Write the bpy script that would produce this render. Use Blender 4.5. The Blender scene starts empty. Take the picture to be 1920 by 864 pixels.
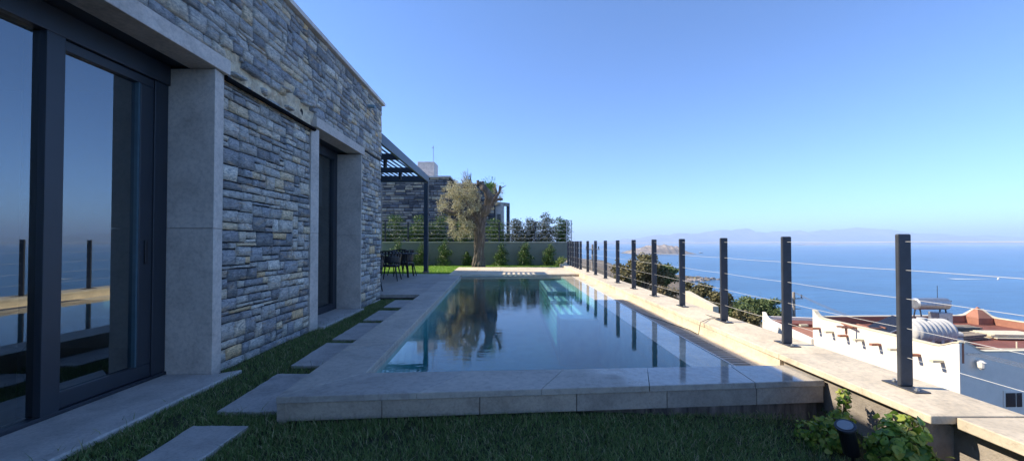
import bpy, bmesh, math, random
import numpy as np
from mathutils import Vector, Matrix, noise as mnoise
R = math.radians
random.seed(7)
S = bpy.context.scene
COL = S.collection

# ------------------------------------------------------------------ camera
FPX = 719.0                       # focal length in pixels of the 1920-wide picture
EYE = 1.2
cd = bpy.data.cameras.new("camera"); cam = bpy.data.objects.new("camera", cd); COL.objects.link(cam)
cam.location = (0, 0, EYE); PITCH = 0.9
cam.rotation_euler = (R(90 + PITCH), 0, 0)
cd.sensor_width = 36; cd.lens = 36 * FPX / 1920; cd.shift_y = 11.7 / 1920
cd.clip_start = .05; cd.clip_end = 120000
S.camera = cam

# ------------------------------------------------------------------ light
SUN_DIR = Vector((1, -.156, -.826)).normalized()      # travel direction
el = math.asin(-SUN_DIR.z)
w = bpy.data.worlds.new("World"); S.world = w; w.use_nodes = True
nt = w.node_tree; bg = nt.nodes["Background"]
sky = nt.nodes.new("ShaderNodeTexSky"); sky.sky_type = 'NISHITA'; sky.sun_disc = False
sky.sun_elevation = el
sky.sun_rotation = math.atan2(-SUN_DIR.x, -SUN_DIR.y)
sky.altitude = 60; sky.air_density = .6; sky.dust_density = .1; sky.ozone_density = 6
tint = nt.nodes.new("ShaderNodeMix"); tint.data_type = 'RGBA'; tint.blend_type = 'MULTIPLY'; tint.inputs[0].default_value = 1
tint.inputs[7].default_value = (.765, .875, .96, 1)
nt.links.new(sky.outputs[0], tint.inputs[6]); nt.links.new(tint.outputs[2], bg.inputs[0]); bg.inputs[1].default_value = .15
sl = bpy.data.lights.new("sun", 'SUN'); sun = bpy.data.objects.new("sun", sl); COL.objects.link(sun)
sl.energy = 3.5; sl.angle = R(.5); sl.color = (1, .90, .74)
sun.rotation_euler = SUN_DIR.to_track_quat('-Z', 'Y').to_euler()
S.view_settings.view_transform = 'Standard'; S.view_settings.look = 'None'
S.view_settings.exposure = 1.22; S.view_settings.gamma = 1
S.cycles.max_bounces = 8; S.cycles.transparent_max_bounces = 24; S.cycles.volume_bounces = 2
S.cycles.glossy_bounces = 4; S.cycles.diffuse_bounces = 4
S.cycles.use_denoising = True
S.cycles.caustics_reflective = False

# ------------------------------------------------------------------ measuring helpers (photograph pixel -> world metres)
def G(px, py, z=0.0):
    y = (EYE - z) * FPX / (py - 455.0)
    return ((px - 960.0) / FPX * y, y)
def P(px, py, y):
    return ((px - 960.0) / FPX * y, y, EYE + (455.0 - py) / FPX * y)

# ------------------------------------------------------------------ object helpers
def link(o, parent=None):
    COL.objects.link(o)
    if parent: o.parent = parent
    return o
def tag(o, label=None, cat=None, group=None, kind=None):
    if label: o['label'] = label
    if cat: o['category'] = cat
    if group: o['group'] = group
    if kind: o['kind'] = kind
    return o
def thing(name, label, cat, loc=(0, 0, 0), rz=0, group=None):
    o = bpy.data.objects.new(name, None); o.empty_display_size = .1
    o.location = loc; o.rotation_euler = (0, 0, rz)
    return tag(link(o), label, cat, group)
def copy_tree(o, parent=None):
    c = o.copy(); COL.objects.link(c)
    if parent: c.parent = parent
    for ch in list(o.children): copy_tree(ch, c)
    return c

class MB:
    """collects geometry and links it as ONE mesh object"""
    def __init__(s): s.v = []; s.f = []
    def add(s, vs, fs):
        n = len(s.v); s.v += [tuple(p) for p in vs]; s.f += [tuple(i + n for i in f) for f in fs]; return s
    def box(s, x0, x1, y0, y1, z0, z1):
        return s.add([(x0,y0,z0),(x1,y0,z0),(x1,y1,z0),(x0,y1,z0),(x0,y0,z1),(x1,y0,z1),(x1,y1,z1),(x0,y1,z1)],
                     [(0,3,2,1),(4,5,6,7),(0,1,5,4),(1,2,6,5),(2,3,7,6),(3,0,4,7)])
    def prism(s, poly, z0, z1):
        a = sum(poly[i][0]*poly[(i+1)%len(poly)][1]-poly[(i+1)%len(poly)][0]*poly[i][1] for i in range(len(poly)))
        if a < 0: poly = poly[::-1]
        n = len(poly)
        z0s = z0 if isinstance(z0, (list, tuple)) else [z0]*n
        z1s = z1 if isinstance(z1, (list, tuple)) else [z1]*n
        if a < 0: z0s = z0s[::-1]; z1s = z1s[::-1]
        vs = [(p[0],p[1],z) for p, z in zip(poly, z0s)] + [(p[0],p[1],z) for p, z in zip(poly, z1s)]
        fs = [tuple(range(n))[::-1], tuple(range(n, 2*n))] + [(i,(i+1)%n,(i+1)%n+n,i+n) for i in range(n)]
        return s.add(vs, fs)
    def obox(s, c, ax, ay, az):
        c, ax, ay, az = map(Vector, (c, ax, ay, az)); vs = []
        for k in (-1, 1):
            for i, j in ((-1,-1),(1,-1),(1,1),(-1,1)): vs.append(c+ax*i+ay*j+az*k)
        return s.add(vs, [(0,3,2,1),(4,5,6,7),(0,1,5,4),(1,2,6,5),(2,3,7,6),(3,0,4,7)])
    def bar(s, a, b, w, h, up=(0,0,1)):
        a, b = Vector(a), Vector(b); d = b-a; u = Vector(up)
        sd = d.cross(u).normalized()*w/2; u2 = sd.cross(d).normalized()*h/2
        return s.obox((a+b)/2, sd, d/2, u2)
    def tube(s, pts, rad, n=8, caps=True, flute=None):
        pts = [Vector(p) for p in pts]; m = len(pts)
        if not isinstance(rad, (list, tuple)): rad = [rad]*m
        vs = []; fs = []; ref = None
        for i, p in enumerate(pts):
            t = (pts[min(i+1,m-1)]-pts[max(i-1,0)]).normalized()
            if ref is None: ref = t.orthogonal().normalized()
            ref = (ref - t*ref.dot(t)).normalized(); b = t.cross(ref)
            for k in range(n):
                a = 2*math.pi*k/n; r = rad[i]
                if flute: r *= flute(i, a, p)
                vs.append(p+(ref*math.cos(a)+b*math.sin(a))*r)
        for i in range(m-1):
            for k in range(n): fs.append((i*n+k, i*n+(k+1)%n, (i+1)*n+(k+1)%n, (i+1)*n+k))
        if caps: fs.append(tuple(range(n))[::-1]); fs.append(tuple(range((m-1)*n, m*n)))
        return s.add(vs, fs)
    def build(s, name, mat, parent=None, bevel=0, smooth=False, seg=2, loc=None):
        me = bpy.data.meshes.new(name); me.from_pydata(s.v, [], s.f); me.update()
        o = bpy.data.objects.new(name, me); link(o, parent)
        if mat: me.materials.append(mat)
        if smooth: me.polygons.foreach_set('use_smooth', [True]*len(me.polygons))
        if bevel:
            b = o.modifiers.new('bevel', 'BEVEL'); b.width = bevel; b.segments = seg; b.limit_method = 'ANGLE'; b.angle_limit = R(40)
        if loc: o.location = loc
        return o
def mesh_np(name, V, F, mat, parent=None, smooth=False):
    """V (n,3); F (m,k) faces of k corners"""
    me = bpy.data.meshes.new(name); k = F.shape[1]
    me.vertices.add(len(V)); me.vertices.foreach_set('co', V.astype(np.float32).ravel())
    me.loops.add(F.size); me.loops.foreach_set('vertex_index', F.astype(np.int32).ravel())
    me.polygons.add(len(F)); me.polygons.foreach_set('loop_start', np.arange(0, F.size, k, dtype=np.int32))
    me.polygons.foreach_set('loop_total', np.full(len(F), k, dtype=np.int32))
    me.update(calc_edges=True)
    if smooth: me.polygons.foreach_set('use_smooth', [True]*len(F))
    me.materials.append(mat)
    return link(bpy.data.objects.new(name, me), parent)

# ------------------------------------------------------------------ materials
def new_mat(name):
    m = bpy.data.materials.new(name); m.use_nodes = True
    return m, m.node_tree, m.node_tree.nodes["Principled BSDF"]
def ramp(t, fac, stops):
    r = t.nodes.new('ShaderNodeValToRGB'); e = r.color_ramp.elements
    while len(e) > 1: e.remove(e[-1])
    e[0].position = stops[0][0]; e[0].color = (*stops[0][1], 1)
    for p, c in stops[1:]:
        q = e.new(p); q.color = (*c, 1)
    t.links.new(fac, r.inputs[0]); return r.outputs[0]
def nz(t, scale, detail=4, rough=.6, vec=None, dist=0):
    n = t.nodes.new('ShaderNodeTexNoise'); n.inputs['Scale'].default_value = scale; n.inputs['Detail'].default_value = detail
    n.inputs['Roughness'].default_value = rough; n.inputs['Distortion'].default_value = dist
    if vec: t.links.new(vec, n.inputs['Vector'])
    return n.outputs['Fac']
def geo_pos(t, scale=(1, 1, 1)):
    g = t.nodes.new('ShaderNodeTexCoord'); m = t.nodes.new('ShaderNodeMapping'); m.inputs['Scale'].default_value = scale
    t.links.new(g.outputs['Object'], m.inputs[0]); return m.outputs[0]
def mixc(t, fac, a, b, mode='MIX'):
    m = t.nodes.new('ShaderNodeMix'); m.data_type = 'RGBA'; m.blend_type = mode
    for v, i in ((fac, 0), (a, 6), (b, 7)):
        if isinstance(v, (int, float)): m.inputs[i].default_value = v
        elif isinstance(v, tuple): m.inputs[i].default_value = (*v, 1)
        else: t.links.new(v, m.inputs[i])
    return m.outputs[2]
def bump(t, p, h, strength=.3, dist=.01):
    b = t.nodes.new('ShaderNodeBump'); b.inputs['Strength'].default_value = strength; b.inputs['Distance'].default_value = dist
    t.links.new(h, b.inputs['Height']); t.links.new(b.outputs[0], p.inputs['Normal']); return b
def simple(name, c, rough=.5, metal=0, var=.15, scale=12, bs=.15, bd=.004, spec=.5, stretch=(1,1,1)):
    m, t, p = new_mat(name)
    v = geo_pos(t, stretch); f = nz(t, scale, 5, .65, v)
    lo = tuple(x*(1-var) for x in c); hi = tuple(min(1, x*(1+var)) for x in c)
    t.links.new(ramp(t, f, [(.3, lo), (.7, hi)]), p.inputs['Base Color'])
    p.inputs['Roughness'].default_value = rough; p.inputs['Metallic'].default_value = metal
    p.inputs['Specular IOR Level'].default_value = spec
    if bs: bump(t, p, nz(t, scale*4, 4, .7, v), bs, bd)
    return m
def stone_slab(name, c, wet=False, scale=1.0, rough=.6, vein=.9):
    """honed limestone: cloudy tone, fine pits, thin veins, a few stains"""
    m, t, p = new_mat(name); v = geo_pos(t)
    a = nz(t, 2.2*scale, 6, .6, v, .6); b = nz(t, 22*scale, 6, .75, v); c2 = nz(t, 90*scale, 3, .7, v)
    col = ramp(t, a, [(.34, tuple(x*.82 for x in c)), (.5, c), (.66, tuple(min(1, x*1.12) for x in c))])
    col = mixc(t, 1, col, ramp(t, b, [(.38, (.84,.84,.84)), (.5, (1,1,1)), (.62, (1.1,1.08,1.05))]), 'MULTIPLY')
    wv = t.nodes.new('ShaderNodeTexNoise'); wv.inputs['Scale'].default_value = 1.7*scale; wv.inputs['Detail'].default_value = 8
    wv.inputs['Distortion'].default_value = 2.2; t.links.new(v, wv.inputs['Vector'])
    col = mixc(t, 1, col, ramp(t, wv.outputs['Fac'], [(.485, (1,1,1)), (.5, (vein,vein*.985,vein*.97)), (.515, (1,1,1))]), 'MULTIPLY')
    gi = t.nodes.new('ShaderNodeNewGeometry')
    col = mixc(t, 1, col, ramp(t, gi.outputs['Random Per Island'], [(0,(.84,.85,.87)),(.5,(1,1,1)),(1,(1.10,1.07,1.02))]), 'MULTIPLY')
    t.links.new(col, p.inputs['Base Color'])
    p.inputs['Roughness'].default_value = rough
    bump(t, p, c2, .25, .004)
    if wet:
        sx = t.nodes.new('ShaderNodeSeparateXYZ'); g = t.nodes.new('ShaderNodeTexCoord'); t.links.new(g.outputs['Object'], sx.inputs[0])
        ad = t.nodes.new('ShaderNodeMath'); ad.operation = 'MULTIPLY_ADD'; t.links.new(a, ad.inputs[0]); ad.inputs[1].default_value = 1.6
        t.links.new(sx.outputs['X'], ad.inputs[2])
        mr = t.nodes.new('ShaderNodeMapRange'); mr.inputs['From Min'].default_value = 1.3; mr.inputs['From Max'].default_value = 1.9
        mr.inputs['To Min'].default_value = rough; mr.inputs['To Max'].default_value = .05
        t.links.new(ad.outputs[0], mr.inputs['Value']); t.links.new(mr.outputs[0], p.inputs['Roughness'])
        mr2 = t.nodes.new('ShaderNodeMapRange'); mr2.inputs['From Min'].default_value = 1.3; mr2.inputs['From Max'].default_value = 1.9
        mr2.inputs['To Min'].default_value = .25; mr2.inputs['To Max'].default_value = .02
        t.links.new(ad.outputs[0], mr2.inputs['Value'])
        for n in t.nodes:
            if n.type == 'BUMP': t.links.new(mr2.outputs[0], n.inputs['Strength'])
    return m
def island_mat(name, stops, rough=.85, bs=.5, bd=.006, mod=.3, nscale=14, trans=0, spec=.4):
    """every loose piece of the mesh draws its own tone from the ramp"""
    m, t, p = new_mat(name)
    g = t.nodes.new('ShaderNodeNewGeometry'); v = geo_pos(t)
    col = ramp(t, g.outputs['Random Per Island'], stops)
    n1 = nz(t, nscale, 6, .7, v)
    if mod: col = mixc(t, 1, col, ramp(t, n1, [(.28, (1-mod,)*3), (.72, (1+mod,)*3)]), 'MULTIPLY')
    t.links.new(col, p.inputs['Base Color']); p.inputs['Roughness'].default_value = rough
    p.inputs['Specular IOR Level'].default_value = spec
    if bs: bump(t, p, nz(t, nscale*3, 6, .75, v), bs, bd)
    if trans:
        tr = t.nodes.new('ShaderNodeBsdfTranslucent'); t.links.new(col, tr.inputs[0])
        ms = t.nodes.new('ShaderNodeMixShader'); ms.inputs[0].default_value = trans
        out = t.nodes['Material Output']
        t.links.new(p.outputs[0], ms.inputs[1]); t.links.new(tr.outputs[0], ms.inputs[2]); t.links.new(ms.outputs[0], out.inputs[0])
    return m

STONES = [(0,(0.208,0.210,0.209)),(.12,(0.374,0.355,0.321)),(.24,(0.520,0.475,0.400)),(.36,(0.281,0.280,0.279)),(.50,(0.572,0.500,0.391)),(.58,(0.416,0.400,0.363)),(.70,(0.624,0.500,0.335)),(.76,(0.468,0.440,0.391)),(.86,(0.343,0.345,0.344)),(.93,(0.645,0.460,0.260)),(.96,(0.645,0.600,0.512))]
M = {}
m, t, p = new_mat('ledge_stone')
g = t.nodes.new('ShaderNodeNewGeometry'); v = geo_pos(t); v2 = geo_pos(t, (1, 1, 3.2))
col = ramp(t, g.outputs['Random Per Island'], STONES)
for e in t.nodes:
    if e.type == 'VALTORGB': e.color_ramp.interpolation = 'CONSTANT'
rust = ramp(t, nz(t, 3.2, 7, .7, v2, .8), [(.55, (0,0,0)), (.62, (1,1,1))])
col = mixc(t, rust, col, mixc(t, .5, col, (.50,.34,.18)))
col = mixc(t, 1, col, ramp(t, nz(t, 13, 10, .8, geo_pos(t, (1, 1, 2.6)), 1.2), [(.40, (.48,.51,.57)), (.48, (.92,.94,.97)), (.54, (1.15,1.14,1.12)), (.62, (1.6,1.57,1.54))]), 'MULTIPLY')
t.links.new(col, p.inputs['Base Color']); p.inputs['Roughness'].default_value = .8
bump(t, p, nz(t, 20, 10, .85, v2, 1.2), .9, .012)
M['ledge'] = m
M['mortar_dark'] = simple('dark_mortar', (.028,.029,.032), .95, var=.3, scale=20)
M['mortar'] = simple('exposed_mortar', (.78,.63,.45), .95, var=.35, scale=9, bs=1, bd=.03)
M['trim'] = stone_slab('grey_trim_stone', (.56,.50,.44), scale=1.4, rough=.7)
M['coping'] = stone_slab('pool_coping_stone', (.44,.405,.35))
M['coping_wet'] = stone_slab('wet_coping_stone', (.40,.37,.325), wet=True)
M['clad'] = stone_slab('pool_face_stone', (.37,.325,.27), scale=2.4, rough=.75)
M['fencecop'] = stone_slab('fence_coping_stone', (.68,.575,.42), scale=1.2, rough=.75)
M['terrace'] = stone_slab('terrace_stone', (.40,.37,.33), scale=1.1)
M['step'] = stone_slab('stepping_stone', (.46,.44,.41), scale=2.2, rough=.75)
M['sill'] = stone_slab('sill_stone', (.50,.475,.44), scale=2)
M['frame'] = simple('anthracite_aluminium', (.021,.027,.037), .42, .0, var=.06, scale=3, bs=.03)
M['post'] = simple('dark_grey_paint', (.045,.05,.062), .55, 0, var=.3, scale=6, bs=.08)
M['pergola'] = simple('blue_grey_steel', (.028,.045,.065), .4, 0, var=.1, scale=4, bs=.04)
M['steel'] = simple('stainless_steel', (.72,.70,.66), .45, .35, var=.06, scale=8, bs=.02)
M['galv'] = simple('galvanised_steel', (.42,.43,.44), .45, .8, var=.2, scale=10, bs=.05)
M['black'] = simple('black_plastic', (.012,.013,.016), .45, 0, var=.1, scale=8, bs=.05)
M['roofcap'] = stone_slab('roof_cap_stone', (.66,.60,.54), scale=2)
M['render'] = simple('sage_render', (.225,.235,.185), .9, var=.09, scale=2.2, bs=.25)
M['conc'] = simple('rough_concrete', (.32,.275,.225), .95, var=.28, scale=5, bs=.9, bd=.012)
M['white'] = simple('white_render', (.84,.77,.66), .85, var=.05, scale=3, bs=.15)
M['room'] = simple('room_plaster', (.30,.28,.26), .9, var=.03, bs=0)
M['roomfloor'] = simple('room_floor', (.09,.07,.055), .5, var=.1, bs=0)
M['red'] = simple('red_screed', (.20,.070,.050), .9, var=.28, scale=2.5, bs=.2)
M['terra'] = simple('terracotta_paint', (.36,.16,.10), .9, var=.16, scale=3, bs=.2)
M['cream'] = simple('cream_paint', (.66,.58,.42), .85, var=.08, scale=5, bs=.1)
M['bark'] = None

def vegm(name, stops, trans=.25, rough=.55): return island_mat(name, stops, rough, bs=0, mod=.18, nscale=6, trans=trans)
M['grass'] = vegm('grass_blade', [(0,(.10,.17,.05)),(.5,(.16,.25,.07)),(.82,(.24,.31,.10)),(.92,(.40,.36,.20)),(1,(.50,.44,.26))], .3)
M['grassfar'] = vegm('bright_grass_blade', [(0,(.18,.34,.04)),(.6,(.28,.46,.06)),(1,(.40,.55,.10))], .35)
M['laurel'] = vegm('laurel_leaf', [(0,(.035,.07,.02)),(.5,(.075,.15,.035)),(.85,(.16,.26,.05)),(1,(.36,.42,.14))], .2, .35)
M['laurel_b'] = vegm('silvery_leaf', [(0,(.04,.055,.03)),(.5,(.08,.10,.055)),(1,(.22,.24,.16))], .2, .45)
M['olive'] = vegm('dry_olive_leaf', [(0,(.26,.23,.13)),(.4,(.48,.43,.24)),(.75,(.62,.56,.34)),(1,(.74,.69,.48))], .25, .6)
M['pinegreen'] = vegm('fresh_needle', [(0,(.08,.20,.03)),(1,(.18,.34,.06))], .2)
M['vine'] = vegm('vine_leaf', [(0,(.07,.15,.03)),(.35,(.16,.28,.04)),(.7,(.34,.42,.06)),(1,(.55,.52,.12))], .35, .4)
M['scrub'] = vegm('scrub_leaf', [(0,(.09,.09,.035)),(.5,(.19,.17,.075)),(1,(.34,.29,.15))], .15, .7)
M['treeg'] = vegm('coast_tree_leaf', [(0,(.06,.09,.03)),(.5,(.12,.17,.055)),(1,(.26,.30,.11))], .2, .6)
M['drygold'] = vegm('dry_grass_leaf', [(0,(.15,.12,.06)),(1,(.34,.28,.15))], .2, .7)
m, t, p = new_mat('olive_bark'); v = geo_pos(t, (1,1,.28))
t.links.new(ramp(t, nz(t, 9, 8, .75, v, .8), [(.3,(.055,.042,.033)),(.5,(.17,.135,.105)),(.72,(.34,.28,.22))]), p.inputs['Base Color'])
p.inputs['Roughness'].default_value = .95; bump(t, p, nz(t, 14, 8, .8, v, .6), 1, .08); M['bark'] = m
m, t, p = new_mat('lawn_soil'); v = geo_pos(t)
t.links.new(ramp(t, nz(t, 7, 8, .7, v), [(.3,(.018,.026,.010)),(.55,(.035,.045,.018)),(.75,(.09,.065,.04))]), p.inputs['Base Color'])
p.inputs['Roughness'].default_value = 1; bump(t, p, nz(t, 60, 6, .8, v), .8, .02); M['soil'] = m
m, t, p = new_mat('hillside'); v = geo_pos(t)
c1 = ramp(t, nz(t, .045, 9, .7, v), [(.35,(.07,.065,.035)),(.5,(.17,.13,.085)),(.62,(.30,.23,.17)),(.75,(.10,.09,.05))])
t.links.new(mixc(t, 1, c1, ramp(t, nz(t, .5, 8, .8, v), [(.3,(.55,.55,.5)),(.7,(1.35,1.3,1.2))]), 'MULTIPLY'), p.inputs['Base Color'])
p.inputs['Roughness'].default_value = 1; bump(t, p, nz(t, .6, 8, .8, v), 1, 1.0); M['hill'] = m
m, t, p = new_mat('far_rock'); v = geo_pos(t)
t.links.new(ramp(t, nz(t, .0012, 8, .7, v), [(.35,(.09,.085,.07)),(.65,(.24,.21,.17))]), p.inputs['Base Color'])
p.inputs['Roughness'].default_value = 1; M['far'] = m
m, t, p = new_mat('island_rock'); v = geo_pos(t, (1,1,2))
t.links.new(ramp(t, nz(t, .02, 8, .75, v), [(.32,(.10,.085,.06)),(.52,(.28,.22,.17)),(.7,(.48,.42,.36))]), p.inputs['Base Color'])
p.inputs['Roughness'].default_value = 1; M['isl'] = m
# pool lining with light painted in: pale copy where sunlit, dark copy where shaded
m, t, p = new_mat('pool_tile'); v = geo_pos(t)
t.links.new(ramp(t, nz(t, 3, 6, .65, v), [(.3,(.42,.60,.54)),(.7,(.54,.72,.66))]), p.inputs['Base Color'])
p.inputs['Roughness'].default_value = .5; M['tile'] = m
M['tile_dark'] = simple('dark_pool_lining', (.27,.45,.41), .5, var=.18, scale=4, bs=0)
# water in the pool
def oneway(t, fr):
    g = t.nodes.new('ShaderNodeNewGeometry'); m1 = t.nodes.new('ShaderNodeMath'); m1.operation = 'SUBTRACT'; m1.inputs[0].default_value = 1
    t.links.new(g.outputs['Backfacing'], m1.inputs[1]); m2 = t.nodes.new('ShaderNodeMath'); m2.operation = 'MULTIPLY'
    t.links.new(fr.outputs[0], m2.inputs[0]); t.links.new(m1.outputs[0], m2.inputs[1]); return m2.outputs[0]
def water(name, ior, density, vcol, waves):
    m, t, p = new_mat(name); t.nodes.remove(p); out = t.nodes['Material Output']
    gl = t.nodes.new('ShaderNodeBsdfGlossy'); gl.inputs['Roughness'].default_value = .0; gl.inputs['Color'].default_value = (1,1,1,1)
    tr = t.nodes.new('ShaderNodeBsdfTransparent'); tr.inputs[0].default_value = (1,1,1,1)
    fr = t.nodes.new('ShaderNodeFresnel'); fr.inputs[0].default_value = ior
    ms = t.nodes.new('ShaderNodeMixShader')
    t.links.new(oneway(t, fr), ms.inputs[0]); t.links.new(tr.outputs[0], ms.inputs[1]); t.links.new(gl.outputs[0], ms.inputs[2])
    t.links.new(ms.outputs[0], out.inputs['Surface'])
    v = geo_pos(t, (.7, 2.2, 1)); h = nz(t, 7, 2, .45, v, .5); h2 = nz(t, .5, 2, .5, geo_pos(t))
    mm = t.nodes.new('ShaderNodeMath'); mm.operation = 'MULTIPLY'; t.links.new(h, mm.inputs[0])
    t.links.new(ramp(t, h2, [(.42,(.25,.25,.25)),(.62,(1,1,1))]), mm.inputs[1])
    b = t.nodes.new('ShaderNodeBump'); b.inputs['Strength'].default_value = waves; b.inputs['Distance'].default_value = .016
    t.links.new(mm.outputs[0], b.inputs['Height']); t.links.new(b.outputs[0], gl.inputs['Normal']); t.links.new(b.outputs[0], fr.inputs['Normal'])
    ab = t.nodes.new('ShaderNodeVolumeAbsorption'); ab.inputs['Color'].default_value = (*vcol, 1); ab.inputs['Density'].default_value = density
    t.links.new(ab.outputs[0], out.inputs['Volume'])
    return m
M['water'] = water('pool_water', 1.52, .65, (.08,.68,.72), .10)
# sea
m, t, p = new_mat('sea_water'); v = geo_pos(t, (1, 1, 1))
t.links.new(mixc(t, 1, ramp(t, nz(t, .0035, 6, .6, geo_pos(t, (.35,1,1))), [(.35,(.028,.108,.22)),(.65,(.045,.15,.29))]), ramp(t, nz(t, .03, 8, .75, geo_pos(t, (.25,1,1)), 1.5), [(.38,(.72,.77,.82)),(.5,(1,1,1)),(.60,(1.3,1.25,1.2))]), 'MULTIPLY'), p.inputs['Base Color'])
p.inputs['Roughness'].default_value = .28; p.inputs['IOR'].default_value = 1.33; p.inputs['Specular IOR Level'].default_value = .5
bump(t, p, nz(t, .22, 6, .65, geo_pos(t, (.6,1,1))), .55, 1.6); M['sea'] = m
# architectural glass
def glass(name, ior, tint):
    m, t, p = new_mat(name); t.nodes.remove(p); out = t.nodes['Material Output']
    gl = t.nodes.new('ShaderNodeBsdfGlossy'); gl.inputs['Roughness'].default_value = 0
    gl.inputs['Color'].default_value = (.86,.95,1,1)
    tr = t.nodes.new('ShaderNodeBsdfTransparent'); tr.inputs[0].default_value = (*tint, 1)
    fr = t.nodes.new('ShaderNodeFresnel'); fr.inputs[0].default_value = ior
    ms = t.nodes.new('ShaderNodeMixShader')
    t.links.new(oneway(t, fr), ms.inputs[0]); t.links.new(tr.outputs[0], ms.inputs[1]); t.links.new(gl.outputs[0], ms.inputs[2])
    t.links.new(ms.outputs[0], out.inputs['Surface']); return m
M['glass'] = glass('tinted_glass', 2.8, (.42,.46,.46))
m, t, p = new_mat('solar_glass'); p.inputs['Base Color'].default_value = (.02,.022,.03,1); p.inputs['Roughness'].default_value = .12; M['solar'] = m
M['tank'] = simple('weathered_plastic', (.52,.50,.46), .6, var=.12, scale=6, bs=.1)
M['blind'] = simple('pale_blind_fabric', (.40,.42,.43), .9, var=.04)
M['wood'] = simple('grey_timber', (.30,.24,.17), .9, var=.35, scale=7, stretch=(1,1,4))
M['neigh'] = island_mat('neighbour_stone', [(0,(.07,.075,.085)),(.4,(.17,.17,.18)),(.7,(.27,.255,.235)),(1,(.48,.41,.30))], .9, mod=.3, nscale=4)

# ------------------------------------------------------------------ stone packing
def pack(s0, s1, z0, z1, wmin=.11, wmax=.30, hs=(.04,.06,.07,.08,.10,.11,.13,.15), cell=.02, rng=random):
    n = int(round((s1-s0)/cell)); sky_ = [0]*n; H = int(round((z1-z0)/cell)); out = []
    hc = [max(2, int(round(h/cell))) for h in hs]; wm, wM = int(wmin/cell), int(wmax/cell)
    while True:
        lo = min(sky_)
        if lo >= H: break
        i = sky_.index(lo); j = i
        while j < n and sky_[j] == lo: j += 1
        L = j-i
        if L > wM: w_ = rng.randint(wm, wM); w_ = w_ if L-w_ >= wm else L//2
        else: w_ = L if (L < wm*2 or rng.random() < .6) else rng.randint(wm, L-wm)
        h = rng.choice(hc)
        if w_ > wM*.8: h = max(h, hc[2])
        left = sky_[i-1]-lo if i > 0 else 0
        if left > 0 and abs(left-h) <= 2: h = left
        right = sky_[j]-lo if j < n and w_ == L else 0
        if right > 0 and abs(right-h) <= 1: h = right
        top = min(H, lo+h)
        if H-top < 2: top = H
        for k in range(i, i+w_): sky_[k] = top
        out.append((s0+i*cell, s0+(i+w_)*cell, z0+lo*cell, z0+top*cell))
    return out
def stone_mesh(name, rects, place, mat, parent, depth=(.012,.022), nx=6, nz_=3, gap=.0055, rough=.0028, rng=random, deepen=None):
    V = []; F = []
    for (a, b, c, d) in rects:
        dep = rng.uniform(*depth)
        if deepen: dep = deepen((a+b)/2, (c+d)/2, dep)
        tilt_s = rng.uniform(-.005, .005); tilt_z = rng.uniform(-.006, .004)
        j = [rng.uniform(-.007, .007) for _ in range(8)]
        base = len(V); cc = rng.uniform(0, 100)
        for iz in range(nz_+2):
            for ix in range(nx+2):
                u = min(max((ix-1)/(nx-1), 0), 1); v = min(max((iz-1)/(nz_-1), 0), 1)
                rim = ix in (0, nx+1) or iz in (0, nz_+1)
                ins = gap if rim else gap+.002
                s_ = a+ins+(b-a-2*ins)*u + (j[0]*(1-v)*(1-u)+j[1]*v*(1-u)+j[2]*(1-v)*u+j[3]*v*u)
                z_ = c+ins+(d-c-2*ins)*v + (j[4]*(1-u)*(1-v)+j[5]*u*(1-v)+j[6]*(1-u)*v+j[7]*u*v)*.8
                edge = (u in (0, 1)) or (v in (0, 1))
                if rim: dd = -.02
                else:
                    nn = mnoise.noise(Vector((s_*9+cc, z_*14, cc)))*rough*1.6 + mnoise.noise(Vector((s_*30+cc, z_*45, cc)))*rough
                    dd = dep+nn+tilt_s*(u-.5)*2+tilt_z*(v-.5)*2-(.002 if edge else 0)
                    if edge: z_ += rng.uniform(-.003,.003); s_ += rng.uniform(-.003,.003)
                V.append(place(s_, dd, z_))
        W = nx+2
        for iz in range(nz_+1):
            for ix in range(nx+1):
                q = base+iz*W+ix; F.append((q, q+1, q+1+W, q+W))
    return mesh_np(name, np.array(V), np.array(F), mat, parent)

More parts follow.
